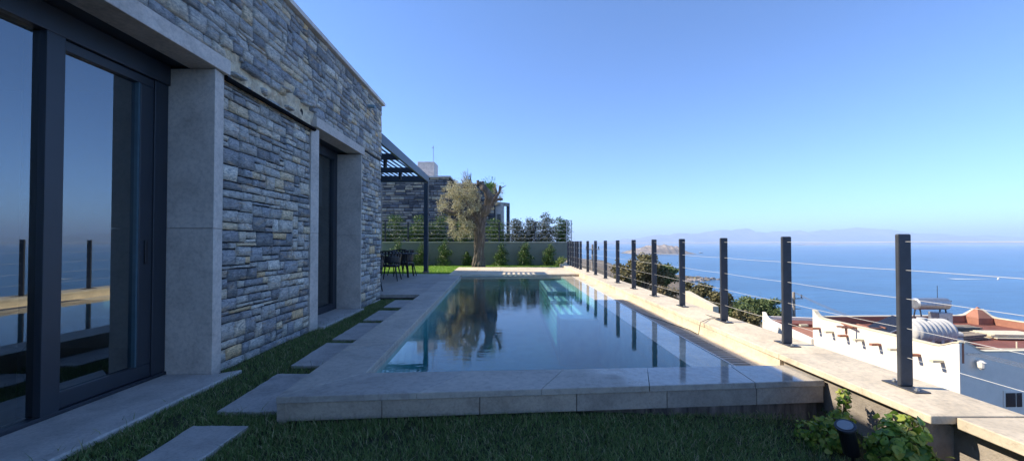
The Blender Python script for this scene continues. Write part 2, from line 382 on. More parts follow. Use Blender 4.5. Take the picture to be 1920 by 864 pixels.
# ------------------------------------------------------------------ foliage
def leaves(name, blobs, n, size, mat, parent=None, shell=.55, seed=1, up=0, droop=0, aspect=.45, fold=.15):
    """blobs: (cx,cy,cz, rx,ry,rz[, weight]); scattered, uneven clumps of folded leaves"""
    rg = np.random.default_rng(seed); B = np.array([b[:6] for b in blobs], float)
    wt = np.array([b[6] if len(b) > 6 else b[3]*b[4]*b[5] for b in blobs]); wt = wt/wt.sum()
    k = rg.choice(len(B), n, p=wt)
    d = rg.normal(size=(n,3)); d /= np.linalg.norm(d, axis=1)[:,None]
    r = shell + (1-shell)*rg.random(n)**.6; r *= rg.uniform(.75, 1.12, n)
    # clump: pull leaves towards random twig ends
    c = B[k,:3] + d*B[k,3:6]*r[:,None]
    nt_ = max(6, n//14); tw = rg.integers(0, n, nt_); a = rg.integers(0, nt_, n)
    same = k[tw[a]] == k
    cen = c[tw[a]]; sp = size*1.3
    c = np.where((same & (rg.random(n) < .7))[:,None], cen+rg.normal(size=(n,3))*sp, c)
    ax = rg.normal(size=(n,3)); ax[:,2] = ax[:,2]*.6+up-droop; ax /= np.linalg.norm(ax, axis=1)[:,None]
    sd = np.cross(ax, rg.normal(size=(n,3))); sd /= np.linalg.norm(sd, axis=1)[:,None]
    nr = np.cross(ax, sd); L = (size*rg.uniform(.6, 1.4, n))[:,None]
    p0 = c; p1 = c+ax*L*.5+sd*L*aspect*.5+nr*L*fold; p2 = c+ax*L; p3 = c+ax*L*.5-sd*L*aspect*.5+nr*L*fold
    V = np.stack([p0,p1,p2,p3],1).reshape(-1,3); i = np.arange(n)*4
    F = np.concatenate([np.stack([i,i+1,i+2],1), np.stack([i,i+2,i+3],1)])
    return mesh_np(name, V, F, mat, parent)
def blades(name, pts, h, wd, mat, seed=3, lean=.5, hv=(.5,1.3), parent=None):
    rg = np.random.default_rng(seed); n = len(pts); P_ = np.asarray(pts, float)
    a = rg.uniform(0, 2*np.pi, n); hh = h*rg.uniform(*hv, n); ln = rg.normal(0, lean, (n,2))*hh[:,None]
    sx = np.stack([np.cos(a), np.sin(a), np.zeros(n)],1)*(wd*rg.uniform(.6,1.3,n))[:,None]/2
    b = P_.copy(); b[:,2] -= .004
    m1 = b+np.concatenate([ln*.35, (hh*.6)[:,None]],1); tp = b+np.concatenate([ln*1.1, (hh*.98)[:,None]],1)
    V = np.stack([b-sx, b+sx, m1+sx*.7, m1-sx*.7, tp],1).reshape(-1,3); i = np.arange(n)*5
    F = np.concatenate([np.stack([i,i+1,i+2],1), np.stack([i,i+2,i+3],1), np.stack([i+3,i+2,i+4],1)])
    return mesh_np(name, V, F, mat, parent)
def inpoly(P_, poly):
    x, y = P_[:,0], P_[:,1]; r = np.zeros(len(P_), bool); n = len(poly)
    for i in range(n):
        x0, y0 = poly[i]; x1, y1 = poly[(i+1)%n]
        c = ((y0 > y) != (y1 > y)) & (x < (x1-x0)*(y-y0)/((y1-y0) if y1 != y0 else 1e-9)+x0); r ^= c
    return r

# ================================================================== STRUCTURE: terrain, sea, far land
SEA = -60.0
def coast(y):
    pts = [(-400,240),(0,215),(200,185),(300,196),(420,216),(520,232),(600,268),(640,352),(662,300),(700,268),(820,262),(1000,268),(1180,300),(1320,318),(1420,250),(1500,60),(1600,-200)]
    for (a, b), (c, d) in zip(pts, pts[1:]):
        if a <= y <= c: return b+(d-b)*(y-a)/(c-a)
    return pts[0][1] if y < -400 else -4000
def terr(x, y):
    dd = coast(y)-x+mnoise.noise(Vector((x*.02, y*.02, 1)))*10
    slope = .285 if y < 300 else .285-.19*min(1, (y-300)/300)
    z = SEA-6+6*min(1, max(0, dd+6)/6)+max(0, min(dd, 228))*slope*(1 if dd < 1000 else 1)
    z += mnoise.noise(Vector((x*.03, y*.03, 5)))*2.2*min(1, max(0, dd)/30)+mnoise.noise(Vector((x*.15, y*.15, 9)))*.8*min(1, max(0, dd)/10)
    if y > 640 and dd > 0: z = SEA+min(z-SEA, 16)
    cap = -3.2 if (x > 2.5) else (-1.5)
    if y < 60 and x < 12: z = min(z, cap)
    d0 = math.hypot(x, y)
    if d0 < 60: z = min(z, -1.6-.27*max(0, max(x-3, (y-20)*.8)))
    elif d0 < 300: z = min(z, -1.6-.23*(max(x-3, 0))*.9-4)
    return z
xs = sorted(set([round(-60+i*3, 2) for i in range(50)]+[90+i*6 for i in range(50)]+[-60-20*i for i in range(1, 18)]))
ys = sorted(set([-40+i*4 for i in range(40)]+[120+i*10 for i in range(160)]))
V = np.array([(x, y, terr(x, y)) for y in ys for x in xs]); nx_ = len(xs)
F = np.array([(j*nx_+i, j*nx_+i+1, (j+1)*nx_+i+1, (j+1)*nx_+i) for j in range(len(ys)-1) for i in range(nx_-1)])
tag(mesh_np('terrain', V, F, M['hill'], smooth=True), kind='structure')
o = MB().add([(-42000,-6000,SEA),(46000,-6000,SEA),(46000,42000,SEA),(-42000,42000,SEA)], [(0,1,2,3)]).build('sea', M['sea']); tag(o, kind='structure')
def ridge(name, prof, Y, depth, mat, label=None, n=260, jag=.12, base=SEA, seed=0):
    """mountain range: profile of (px, height px above horizon) at distance Y, with real depth"""
    x0, x1 = prof[0][0], prof[-1][0]; V = []; rows = 14
    for j in range(rows):
        tt = j/(rows-1); y = Y+(tt-.35)*depth; env = math.sin(math.pi*tt)**.7
        for i in range(n):
            px = x0+(x1-x0)*i/(n-1); hp = 0
            for (a, b), (c, d) in zip(prof, prof[1:]):
                if a <= px <= c: hp = b+(d-b)*(px-a)/(c-a); break
            X = (px-960)/FPX*Y; top = EYE+hp/FPX*Y-base
            nn = mnoise.fractal(Vector((X/ depth*11+seed, y/depth*3, seed)), 1, 2, 5)
            V.append((X, y, base-4+(top*env)*(1+jag*nn)+4*(env > .05)))
    V = np.array(V); F = np.array([(j*n+i, j*n+i+1, (j+1)*n+i+1, (j+1)*n+i) for j in range(rows-1) for i in range(n-1)])
    o = mesh_np(name, V, F, mat, smooth=True); return tag(o, label, kind='structure')
ridge('mountains', [(1130,0),(1180,6),(1240,12),(1300,17),(1335,17),(1355,23),(1380,20),(1402,26),(1425,19),(1460,17),(1492,22),(1530,16),(1565,20),(1600,21),(1636,29),(1655,22),(1685,24),(1715,17),(1780,14),(1850,12),(1960,11),(2100,2)], 15500, 5000, M['far'], seed=3, n=520, jag=.32)
ridge('far_hills', [(1740,0),(1765,3),(1790,9),(1815,12),(1840,9),(1870,4),(1900,2),(1925,0)], 12000, 1800, M['far'], seed=8, n=80)
ridge('low_islet', [(1500,-3.4),(1515,-1.6),(1530,-.6),(1545,-1.6),(1560,-3.4)], 9500, 500, M['isl'], seed=5, n=40)
ridge('rocky_island', [(1176,-20),(1190,-13),(1205,-9),(1222,-6),(1245,-4),(1262,-5),(1275,-9),(1284,-15),(1296,-20)], 2150, 260, M['isl'], seed=2, n=110, jag=.25)
# shoreline rocks
rk = MB(); rr = random.Random(4)
for k in range(110):
    y = rr.uniform(600, 680); x = rr.uniform(coast(y)-50, coast(y)+10); r = rr.uniform(1.0, 5.5)
    vs = []; 
    for ph in (0, .55, 1.1):
        for a in range(7): vs.append((x+r*math.cos(ph)*math.cos(a*.9)*rr.uniform(.7,1.2)*1.5, y+r*math.cos(ph)*math.sin(a*.9)*rr.uniform(.7,1.2), SEA-.5+r*math.sin(ph)*rr.uniform(.6,1.1)))
    fs = [(q*7+i, q*7+(i+1)%7, (q+1)*7+(i+1)%7, (q+1)*7+i) for q in range(2) for i in range(7)]+[tuple(range(14,21))]
    rk.add(vs, fs)
tag(rk.build('shore_rocks', M['isl']), 'brown rocks along the shore of the headland below', kind='stuff')

# ================================================================== near ground
def gz(x, y): return -.012-.11*max(0, min(1, (x-.2)/2.0))*max(0, min(1, (3.6-y)/1.2))
gx = [-2.9+i*.1 for i in range(55)]; gy = [-3+i*.1 for i in range(59)]; gy = gy+[3+i*.25 for i in range(22)]
V = np.array([(x, y, gz(x, y)+mnoise.noise(Vector((x*3, y*3, 0)))*.008) for y in gy for x in gx]); n_ = len(gx)
F = np.array([(j*n_+i, j*n_+i+1, (j+1)*n_+i+1, (j+1)*n_+i) for j in range(len(gy)-1) for i in range(n_-1)
              if not (gy[j] >= 2.99 and gx[i] >= -1.5-.0487*gy[j]) and not (gy[j] > 2.75 and gx[i] > -1.35)])
tag(mesh_np('ground', V, F, M['soil'], smooth=True), kind='structure')
FZ = .085
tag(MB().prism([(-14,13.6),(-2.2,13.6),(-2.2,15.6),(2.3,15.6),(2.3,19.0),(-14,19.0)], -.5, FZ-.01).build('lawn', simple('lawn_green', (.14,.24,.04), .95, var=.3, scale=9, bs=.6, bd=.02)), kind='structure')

# pool outline points
WL = .103
A = (-1.579,2.58); B_ = (2.346,2.893); C_ = (-1.162,3.06); Ci = (2.318,3.255); D_ = (-1.62,12.14); E_ = (2.20,12.66)
def xin(y): return 2.36-.0125*y
def xpost(y): return 2.66-.0125*y
def xout(y): return 2.90-.0125*y
def xouter(y): return A[0]+(y-A[1])*(-2.06-A[0])/(12.34-A[1])     # pool's outer left edge
def lerp(a, b, t): return tuple(a[i]+(b[i]-a[i])*t for i in range(len(a)))
def slabs(mb, a0, a1, b0, b1, cuts, z0, z1, gap=.004):
    """quad a0-a1 / b0-b1 cut crosswise into slabs"""
    cs = [0]+cuts+[1]
    L = math.hypot(a1[0]-a0[0], a1[1]-a0[1]); g = gap/L/2
    for i in range(len(cs)-1):
        t0, t1 = cs[i]+(g if i else 0), cs[i+1]-(g if i < len(cs)-2 else 0)
        mb.prism([lerp(a0,a1,t0), lerp(a0,a1,t1), lerp(b0,b1,t1), lerp(b0,b1,t0)], z0, z1)
tag(MB().prism([(-14,8.42),(xouter(8.2)-.004,8.18),(xouter(13.6)-.004,13.6),(-14,13.6)], -.4, .02).build('terrace_bed', M['mortar_dark']), kind='structure')
tb = MB()
yy = [8.25, 9.45, 10.65, 11.85, 13.05, 13.72]
for i in range(len(yy)-1):
    x = xouter((yy[i]+yy[i+1])/2)-.03; k = 0
    while x > -9:
        w_ = 1.25 if (k or i % 2) else .7
        tb.prism([(x-w_+.003, yy[i]), (xouter(yy[i])-.006 if k == 0 else x, yy[i]), (xouter(yy[i+1])-.006 if k == 0 else x, yy[i+1]-.006), (x-w_+.003, yy[i+1]-.006)], .02, .09)
        x -= w_; k += 1
tag(tb.build('terrace', M['terrace'], bevel=.003, seg=1), kind='structure')

# ------------------------------------------------------------------ swimming pool
pool = thing('swimming_pool', 'long raised pool with grey stone coping and an overflow edge on the fence side', 'pool')
mb = MB()
slabs(mb, A, B_, C_, Ci, [.235,.455,.655,.86], .125, .17)
mb.build('front_coping', M['coping_wet'], pool, bevel=.004)
mb = MB()
Lo = (xouter(16.2), 16.2)
slabs(mb, A, (xouter(12.34),12.34), C_, D_, [i/9 for i in range(1, 9)], .125, .17)
# left coping: keep clear of the front coping by starting a hair behind it
for i, q in enumerate(mb.v): mb.v[i] = (q[0], q[1]+.003, q[2]+.0006)
mb.build('side_coping', M['coping'], pool, bevel=.004)
mb = MB()
a0, a1 = (xouter(12.36),12.36), (xouter(16.2),16.2); b0, b1 = E_, (xin(16.2), 16.2)
for k, (t0, t1) in enumerate(((0,.3),(.305,.62),(.625,1))):
    p0, p1, q0, q1 = lerp(a0,a1,t0), lerp(a0,a1,t1), lerp(b0,b1,t0), lerp(b0,b1,t1)
    if k == 0: p0 = (D_[0]-.2, 12.36); 
    slabs(mb, p0, q0, p1, q1, [.2,.4,.6,.8], .13, .17)
mb.prism([(xouter(12.36),12.37),(D_[0]-.203,12.37),(xouter(13.4)+.2,13.4),(xouter(13.5),13.5)], .13, .168)
mb.build('far_coping', M['fencecop'], pool, bevel=.004)
MB().prism([(D_[0]-.01,12.146),(E_[0],12.656),(E_[0],12.70),(D_[0]-.01,12.19)], WL-.15, .1285).build('far_face', M['clad'], pool)  # far lip face in darker stone, its shade put into the colour
# outer cladding
mb = MB()
def off(p, q, d):
    v = Vector((q[0]-p[0], q[1]-p[1])).normalized(); nrm = Vector((-v.y, v.x))*d
    return (p[0]+nrm.x, p[1]+nrm.y), (q[0]+nrm.x, q[1]+nrm.y)
fa, fb = off(A, B_, .012); ga, gb = off(A, B_, .06)
slabs(mb, fa, fb, ga, gb, [.175,.345,.52,.69,.865], .0, .124, gap=.005)
mb.build('front_cladding', M['clad'], pool, bevel=.002, seg=1)
mb = MB(); la, lb = (A[0]+.01, A[1]+.012), (xouter(8.2)+.01, 8.2)
slabs(mb, la, lb, (la[0]+.05,la[1]), (lb[0]+.05,lb[1]), [.2,.4,.6,.8], -.02, .124)
mb.build('side_cladding', M['clad'], pool, bevel=.002, seg=1)
mb = MB(); ha, hb = off(A, B_, .075); ia, ib = off(A, B_, .3)
mb.prism([ha, hb, ib, ia], -.4, .1)
mb.build('plinth', simple('stained_plinth', (.20,.18,.16), .95, var=.7, scale=6, bs=.6, stretch=(2.5,1,.5)), pool)
# basin
mb = MB()
XI = 1.6
def xl(y): return C_[0]+(y-C_[1])*(D_[0]-C_[0])/(D_[1]-C_[1])
mb.prism([C_, (XI,C_[1]+.2), (XI,12.6), D_], -1.25, -1.05)                         # floor
mb.prism([C_, D_, (D_[0]-.25,D_[1]), (C_[0]-.25,C_[1])], -1.25, .1246)            # left wall
mb.prism([(C_[0]-.2,C_[1]-.018), (2.3,3.254), (2.3,2.985), (C_[0]-.2,2.75)], -1.25, .1244)   # near wall
mb.prism([(D_[0],D_[1]+.02), (E_[0],E_[1]+.02), (E_[0],E_[1]+.3), (D_[0],D_[1]+.3)], -1.25, .1280)               # far wall
mb.prism([(XI,3.1), (XI,12.7), (2.02,12.7), (2.02,3.1)], -1.25, WL-.012)           # overflow wall
mb.build('basin', M['tile_dark'], pool)
mb = MB(); step_tops = []
for ply_, zt_ in (([(.88,9.6),(XI,9.6),(XI,12.6),(.88,12.5)], -.02), ([(.88,8.75),(XI,8.75),(XI,9.597),(.88,9.597)], -.12), ([(.88,7.1),(XI,7.1),(XI,8.747),(.88,8.747)], -.2)):
    mb.prism(ply_, -1.2, zt_-.03); step_tops.append(([(ply_[0][0]+.004,ply_[0][1]+.004),(ply_[1][0]-.002,ply_[1][1]+.004),ply_[2],(ply_[3][0]+.004,ply_[3][1])], zt_))
mb.build('step_core', M['tile_dark'], pool); mb = MB()  # step sides take the shaded copy so sunlit risers stay dark
for ply_, zt_ in step_tops: mb.prism(ply_, zt_-.028, zt_)
mb.build('pool_steps', M['tile'], pool)  # pale tops stop at the shade edge, shaping the sunlit patch
MB().prism([(C_[0]+.003,C_[1]+.004),(D_[0]+.003,D_[1]+.01),(D_[0]-.03,D_[1]+.01),(C_[0]-.03,C_[1]+.004)], .085, .1252).build('waterline_course', M['coping'], pool)
mb = MB(); mb.prism([(XI-.0,3.262), (XI,12.58), (1.975,12.62), (1.975,3.262)], WL-.011, WL-.006)
mb.build('overflow_ledge', M['fencecop'], pool)
mb = MB(); mb.box(1.975, 1.990, 3.262, 12.62, .02, WL+.004); mb.build('overflow_trim', M['steel'], pool)
mb = MB(); y = 3.29
while y < 7.5:
    mb.box(1.994, 2.175, y, y+.052, .045, .096); y += .075
mb.build('overflow_grate', stone_slab('grate_stone', (.36,.33,.28)), pool, bevel=.003, seg=1)
mb = MB(); mb.box(1.991, 2.178, 3.262, 7.52, -.1, .03); mb.build('gutter', M['mortar_dark'], pool)
mb = MB(); mb.prism([(2.181,3.262),(xin(3.26)+.02,3.262),(xin(7.52)+.02,7.52),(2.181,7.52)], -.1, .092)
slabs(mb, (1.992,7.523), (1.992,12.66), (xin(7.5)+.02,7.523), (xin(12.66)+.02,12.68), [.25,.5,.75], -.1, .092)
mb.build('overflow_deck', M['fencecop'], pool, bevel=.002, seg=1)
# water body
wt = MB(); wt.prism([(C_[0]-.02,C_[1]-.02+.0), (1.9745,3.262), (1.9745,12.66), (D_[0]-.02,D_[1]+.05)], -1.06, WL)
tag(wt.build('pool_water', M['water']), kind='structure')
# small floating drain ripple / skimmer lid
mb = MB(); c = G(975, 652, .1)
o = MB().tube([(c[0],c[1],-1.0499),(c[0],c[1],-1.035)], .09, 20).build('drain_cover', M['white'], pool)

# ------------------------------------------------------------------ fence wall with its coping
fw = thing('parapet_wall', 'low concrete wall topped with cream stone slabs under the cable fence', 'wall')
mb = MB()
ycuts = [2.15, 3.35, 4.6, 5.85, 7.1, 8.35, 9.6, 10.85, 12.1, 13.35, 14.6, 15.85, 17.3]
for y0, y1 in zip(ycuts, ycuts[1:]):
    mb.prism([(xin(y0),y0+.0015),(xout(y0),y0+.0015),(xout(y1),y1-.0015),(xin(y1),y1-.0015)], .19, .237)
mb.build('coping', M['fencecop'], fw, bevel=.005)
mb = MB(); mb.prism([(2.50,-2),(2.92,-2),(2.90,2.146),(2.47,2.146)], .17, .231); mb.build('near_coping', M['fencecop'], fw, bevel=.005)
mb = MB()
mb.prism([(xin(2.24)+.045,2.24),(xout(2.24)-.05,2.24),(xout(17.2)-.05,17.2),(xin(17.2)+.02,17.2)], -5, .188)
mb.prism([(2.56,-2),(2.86,-2),(2.86,2.238),(2.56,2.238)], -5, .168)
mb.build('concrete', M['conc'], fw)
mb = MB(); 
for y0, y1 in zip(ycuts[1:-1], ycuts[2:]):
    mb.prism([(xin(y0)+.012,max(3.27,y0)+.002),(xin(y0)+.043,max(3.27,y0)+.002),(xin(y1)+.018,y1-.002),(xin(y1)+.0,y1-.002)], -.1, .1885)
mb.build('upstand', M['fencecop'], fw)

# ------------------------------------------------------------------ cable fence
CNT = ['nearest','second','third','fourth','fifth','sixth','seventh','eighth','ninth','tenth','eleventh','twelfth','thirteenth','fourteenth','fifteenth','sixteenth']
py_ = [2.578,3.66,4.716,5.84,6.95,8.07,9.24,10.39,11.55,12.67,13.9,14.45,14.95,15.5,16.1,16.75]
def make_post():
    r = thing('fence_post', 'x', 'fence post', group='dark posts of the cable fence')
    MB().box(-.045,.045,-.014,.014,.008,1.022).build('post', M['post'], r, bevel=.010, seg=3)
    MB().box(-.05,.05,-.115,.115,0,.009).build('base_plate', M['post'], r, bevel=.002, seg=1)
    for sy in (-1, 1):
        b = MB(); b.tube([(0.012*sy,.085*sy,.008),(0.012*sy,.085*sy,.028)], .008, 8); b.tube([(0.012*sy,.085*sy,.0085),(0.012*sy,.085*sy,.016)], .015, 6)
        b.build('bolt', M['galv'], r)
    return r
p0 = make_post()
for i, y in enumerate(py_):
    o = p0 if i == 0 else copy_tree(p0)
    o.location = (xpost(y), y, .237)
    o['label'] = ('nearest dark steel post of the cable fence, at the right end of the row' if i == 0 else
                  'last dark steel post of the cable fence, against the end of the garden wall' if i == len(py_)-1 else
                  '%s dark steel post of the cable fence, counted from the nearest one' % CNT[i])
wz = [1.207, 1.017, .827, .63, .437]
wn = ['topmost thin steel cable of the fence, level with the horizon', 'second thin steel cable of the fence from the top', 'middle thin steel cable of the fence', 'fourth thin steel cable of the fence from the top', 'lowest thin steel cable of the fence, nearest the stone coping']
for z, lb_ in zip(wz, wn):
    m_ = MB(); pts = []
    ya = [-2]+py_
    for a, b in zip(ya, ya[1:]):
        for k in range(4):
            tt = k/4; y = a+(b-a)*tt; pts.append((xpost(y), y-.0, z-.006*math.sin(math.pi*tt)))
    pts.append((xpost(py_[-1]), py_[-1], z)); m_.tube(pts, .0018, 6)
    tag(m_.build('fence_cable', M['steel']), lb_, 'cable', 'steel cables of the pool fence')
# thin black cord lying over the coping near the fourth post
pts = []
for px, py in ((1280,574),(1330,592),(1352,597),(1330,597),(1312,604),(1290,611),(1268,610),(1240,600),(1205,588),(1170,571)):
    z = .243 if px > 1292 else (.14 if px > 1270 else .098)
    g_ = G(px, py, z); pts.append((g_[0], g_[1], z+.0035))
cm = MB()
sm = []
for i in range(len(pts)-1):
    for k in range(6):
        t_ = k/6; q0 = pts[max(i-1,0)]; q1 = pts[i]; q2 = pts[i+1]; q3 = pts[min(i+2,len(pts)-1)]
        sm.append(tuple(.5*((2*q1[c])+(-q0[c]+q2[c])*t_+(2*q0[c]-5*q1[c]+4*q2[c]-q3[c])*t_**2+(-q0[c]+3*q1[c]-3*q2[c]+q3[c])*t_**3) for c in range(3)))
for i, q in enumerate(sm):
    if q[0] < 2.30: sm[i] = (q[0], q[1], .099 if q[0] < 2.26 else q[2])
cm.tube(sm, .004, 6); tag(cm.build('electric_cord', M['black'], smooth=True), 'thin black cord trailing over the coping beside the fourth fence post', 'cord')

# ================================================================== the stone house
def XW(s): return -2.746-.007*s
def W(s, d, z): return (XW(s)+d, s, z)
house = thing('stone_house', 'modern house clad in grey split stone along the left side of the pool', 'house')
ROOF = 4.12; END = 8.15
core = MB()
def wb(mb, s0, s1, d0, d1, z0, z1):
    mb.prism([(XW(s0)+d0,s0),(XW(s0)+d1,s0),(XW(s1)+d1,s1),(XW(s1)+d0,s1)], z0, z1)
for s0, s1, z0, z1 in ((-4,.5,-.3,ROOF),(3.60,5.25,-.3,2.9),(6.98,END,-.3,2.9),(.5,END,2.93,ROOF),(3.6,5.25,2.9,2.93),(6.98,END,2.9,2.93)):
    wb(core, s0, s1, -.44, -.004, z0, z1)
core.build('wall', M['mortar_dark'], house)
inn = MB(); inn.box(-9,-3.3,-4.0,-3.9,-.3,4.05); inn.box(-9,-8.9,-3.9,END-.4,-.3,4.05); inn.box(-9,-3.3,-3.9,END-.4,2.95,3.05)
inn.box(-9,-3.25,4.4,4.5,-.3,2.95); inn.build('room_walls', M['room'], house)
MB().box(-8.9,-3.2,-3.9,END-.4,-.2,.0).build('room_floor', M['roomfloor'], house)
MB().box(-9.2,-3.2,-4.0,END-.003,3.4,3.95).build('roof', M['mortar_dark'], house)
nb = MB(); nb.box(-9.2,-3.19,END-.45,END,-.3,ROOF-.002); nb.build('end_wall', M['neigh'], house)
wing = MB(); wing.box(-10,-5.0,END+.003,14.75,-.3,4.05); wing.build('rear_wing', M['neigh'], house)
rng = random.Random(21)
rects = pack(3.62,5.24,0-.06,2.72,rng=rng)+pack(6.985,END-.005,-.06,2.92,rng=rng)+pack(-1.2,END-.005,2.96,ROOF-.005,rng=rng)
band = pack(3.62,5.22,2.72,2.96,wmin=.1,wmax=.3,rng=rng)
def damaged(s, z):
    lo = 2.80; hi = 3.04+.07*math.sin(s*4.1)+.05*math.sin(s*11)-max(0,(s-4.9))*.25
    return 3.66 < s < 5.3 and lo < z < hi
allr = [r for r in rects+band if not damaged((r[0]+r[1])/2, (r[2]+r[3])/2)]
rg2 = random.Random(5)
stone_mesh('stone_cladding', allr, W, M['ledge'], house, rng=rg2, deepen=lambda s, z, d: d+(.035 if (3.6 < s < 5.4 and 2.95 < z < 3.2) else 0)+(.012 if z > 2.95 else 0))
# broken strip between the lintels: bare mortar, jagged stone ends, the exposed steel angle
V = []; ns, nk = 90, 20
for j in range(nk):
    for i in range(ns):
        s_ = 3.62+1.68*i/(ns-1); z_ = 2.74+.42*j/(nk-1)
        V.append(W(s_, .008+.012+.035*mnoise.fractal(Vector((s_*7, z_*9, 2)), 1, 2, 5), z_))
F = [(j*ns+i, j*ns+i+1, (j+1)*ns+i+1, (j+1)*ns+i) for j in range(nk-1) for i in range(ns-1)]
mesh_np('bare_mortar', np.array(V), np.array(F), M['mortar'], house)
rs = []; rg3 = random.Random(12)
for k in range(9):
    s_ = 3.70+k*.16+rg3.uniform(-.04,.04); z_ = (rg3.uniform(2.99, 3.07) if k % 3 else rg3.uniform(2.81, 2.84)); rs.append((s_, s_+rg3.uniform(.09,.22), z_, z_+rg3.uniform(.04,.08)))
for q_ in rs: stone_mesh('broken_stone', [q_], W, M['ledge'], house, depth=(.03,.10), rng=rg3, rough=.014)
mb = MB(); a = W(3.61,.04,2.765); b = W(5.27,.04,2.765); mb.bar(a, b, .05, .01); mb.tube([(a[0]+.018,a[1],a[2]-.005),(b[0]+.018,b[1],b[2]-.005)], .026, 10)
mb.build('steel_angle', simple('soot_black_steel', (.006,.006,.007), .9, spec=.1), house)
# roof cap
mb = MB()
for s0, s1 in ((-4,-2.6),(-2.6,-1.2),(-1.2,.2),(.2,1.6),(1.6,3.0),(3.0,4.4),(4.4,5.8),(5.8,7.2),(7.2,END+.05)):
    wb(mb, s0+.002, s1-.002, -.5, .085, ROOF+.004, ROOF+.065)
mb.box(-9.3,XW(8)-.502,END-.35,END+.05,ROOF+.004,ROOF+.053)
mb.build('roof_cap', M['roofcap'], house, bevel=.004)
# door surround
def surround(name, s0, s1):
    for z0, z1 in ((-.05,1.328),(1.331,2.782)):
        MB().prism([(-3.16,s1),(-2.70,s1),(XW(s1)+.045,s1+.141),(-3.16,s1+.141)], z0, z1).build(name, M['trim'], house, bevel=.004)
        MB().prism([(-3.16,s0),(-2.72,s0),(XW(s0)+.03,s0-.15),(-3.16,s0-.15)], z0, z1).build(name, M['trim'], house, bevel=.004)
surround('door_jamb', .6, 3.467)
MB().prism([(-2.92,.3),(-2.655,.3),(-2.675,3.625),(-2.94,3.625)], 2.785, 2.925).build('door_lintel', M['trim'], house, bevel=.006)
MB().box(-3.3,-2.921,.4,3.606,2.80,2.93).build('blind_box', M['frame'], house)
surround('window_jamb', 5.39, 6.86)
MB().prism([(-2.95,5.262),(-2.69,5.262),(-2.71,6.985+.05),(-2.97,6.985+.05)], 2.80, 2.935).build('window_lintel', M['trim'], house, bevel=.005)
MB().box(-3.3,-2.975,5.25,6.98,2.81,2.93).build('shutter_box', M['frame'], house)
MB().prism([(-3.3,-.6),(-2.50,-.6),(-2.515,3.60),(-2.69,3.465),(-3.3,3.465)], -.06, .022).build('door_sill', M['sill'], house, bevel=.012)
MB().prism([(-3.3,5.392),(-2.70,5.392),(-2.64,5.395),(-2.66,6.92),(-2.72,6.858),(-3.3,6.858)], -.05, .028).build('window_sill', M['sill'], house, bevel=.01)
# sliding door
door = bpy.data.objects.new('sliding_door', None); link(door, house)
fx = -3.10
mb = MB()
mb.box(fx-.16, fx, -.6, 3.463, 2.62, 2.797)                       # head
mb.box(fx-.16, fx-.02, 3.335, 3.464, .05, 2.62)                   # outer jamb
mb.box(fx-.16, fx+.0, 2.536, 2.645, .05, 2.62)                    # meeting mullion
mb.box(fx-.16, fx-.004, -.6, 3.463, .0225, .05)                   # track
mb.box(fx-.13, fx-.075, -.6, 3.463, .05, .062)
mb.build('frame', M['frame'], door, bevel=.004)
mb = MB()
mb.box(fx-.10, fx-.03, 2.645, 3.335, 2.545, 2.618); mb.box(fx-.10, fx-.03, 2.645, 3.335, .052, .165)
mb.box(fx-.10, fx-.03, 3.215, 3.335, .165, 2.545)
mb.build('sash', M['frame'], door, bevel=.006)
mb = MB(); mb.box(fx-.03, fx-.018, 3.262, 3.29, 1.02, 1.22); mb.build('handle', M['black'], door, bevel=.004)
MB().box(fx-.09, fx-.035, 3.20, 3.2148, .16, 2.55).build('bead', simple('teal_seal', (.05,.10,.13), .3), door)
MB().add([(fx-.065,2.60,.16),(fx-.065,3.22,.16),(fx-.065,3.22,2.56),(fx-.065,2.60,2.56)], [(0,1,2,3)]).build('sliding_pane', M['glass'], door)
MB().add([(fx-.05,-.6,.05),(fx-.05,2.55,.05),(fx-.05,2.55,2.63),(fx-.05,-.6,2.63)], [(0,1,2,3)]).build('fixed_pane', M['glass'], door)
win = bpy.data.objects.new('window', None); link(win, house)
wx = -3.13; mb = MB()
mb.box(wx-.1, wx, 5.25, 6.857, 2.66, 2.808); mb.box(wx-.1, wx, 6.72, 6.857, .03, 2.66); mb.box(wx-.1, wx, 5.25, 5.42, .03, 2.66)
mb.box(wx-.1, wx, 5.42, 6.72, .03, .14); mb.build('frame', M['frame'], win, bevel=.004)
MB().add([(wx-.04,5.4,.1),(wx-.04,6.74,.1),(wx-.04,6.74,2.7),(wx-.04,5.4,2.7)], [(0,1,2,3)]).build('pane', M['glass'], win)
MB().box(wx-.30, wx-.292, 5.3, 6.9, 1.85, 2.72).build('roller_blind', M['blind'], win)
# eaves light
q = P(694, 198, 7.35); mb = MB(); mb.tube([(XW(7.35)-.02, 7.35, q[2]), (XW(7.35)+.16, 7.35, q[2]-.01)], .034, 14)
mb.build('rain_spout', simple('blue_grey_pipe', (.20,.29,.33), .5), house, bevel=.004)

# ------------------------------------------------------------------ pergola
pg = thing('pergola', 'blue grey steel pergola with slatted roof over the dining terrace', 'pergola')
b0 = (-2.97, 8.16); b1 = (-3.14, 14.22)
def bx(y): return b0[0]+(b1[0]-b0[0])*(y-b0[1])/(b1[1]-b0[1])
MB().prism([(bx(8.16)-.01,8.16),(bx(8.16)+.06,8.16),(bx(14.22)+.06,14.22),(bx(14.22)-.01,14.22)], 3.42, 3.66).build('side_beam', M['pergola'], pg, bevel=.006)
MB().box(-5.0,bx(14.1)-.012,14.0,14.12,3.42,3.64).build('end_beam', M['pergola'], pg, bevel=.005)
MB().box(bx(14.1)-.09,bx(14.1)+.06,14.0,14.16,.09,3.395).build('post', M['pergola'], pg, bevel=.006)
MB().box(bx(14.1)-.11,bx(14.1)+.08,13.98,14.18,.09,.16).build('post_base', simple('worn_plinth', (.30,.23,.18), .8, var=.4), pg, bevel=.003)
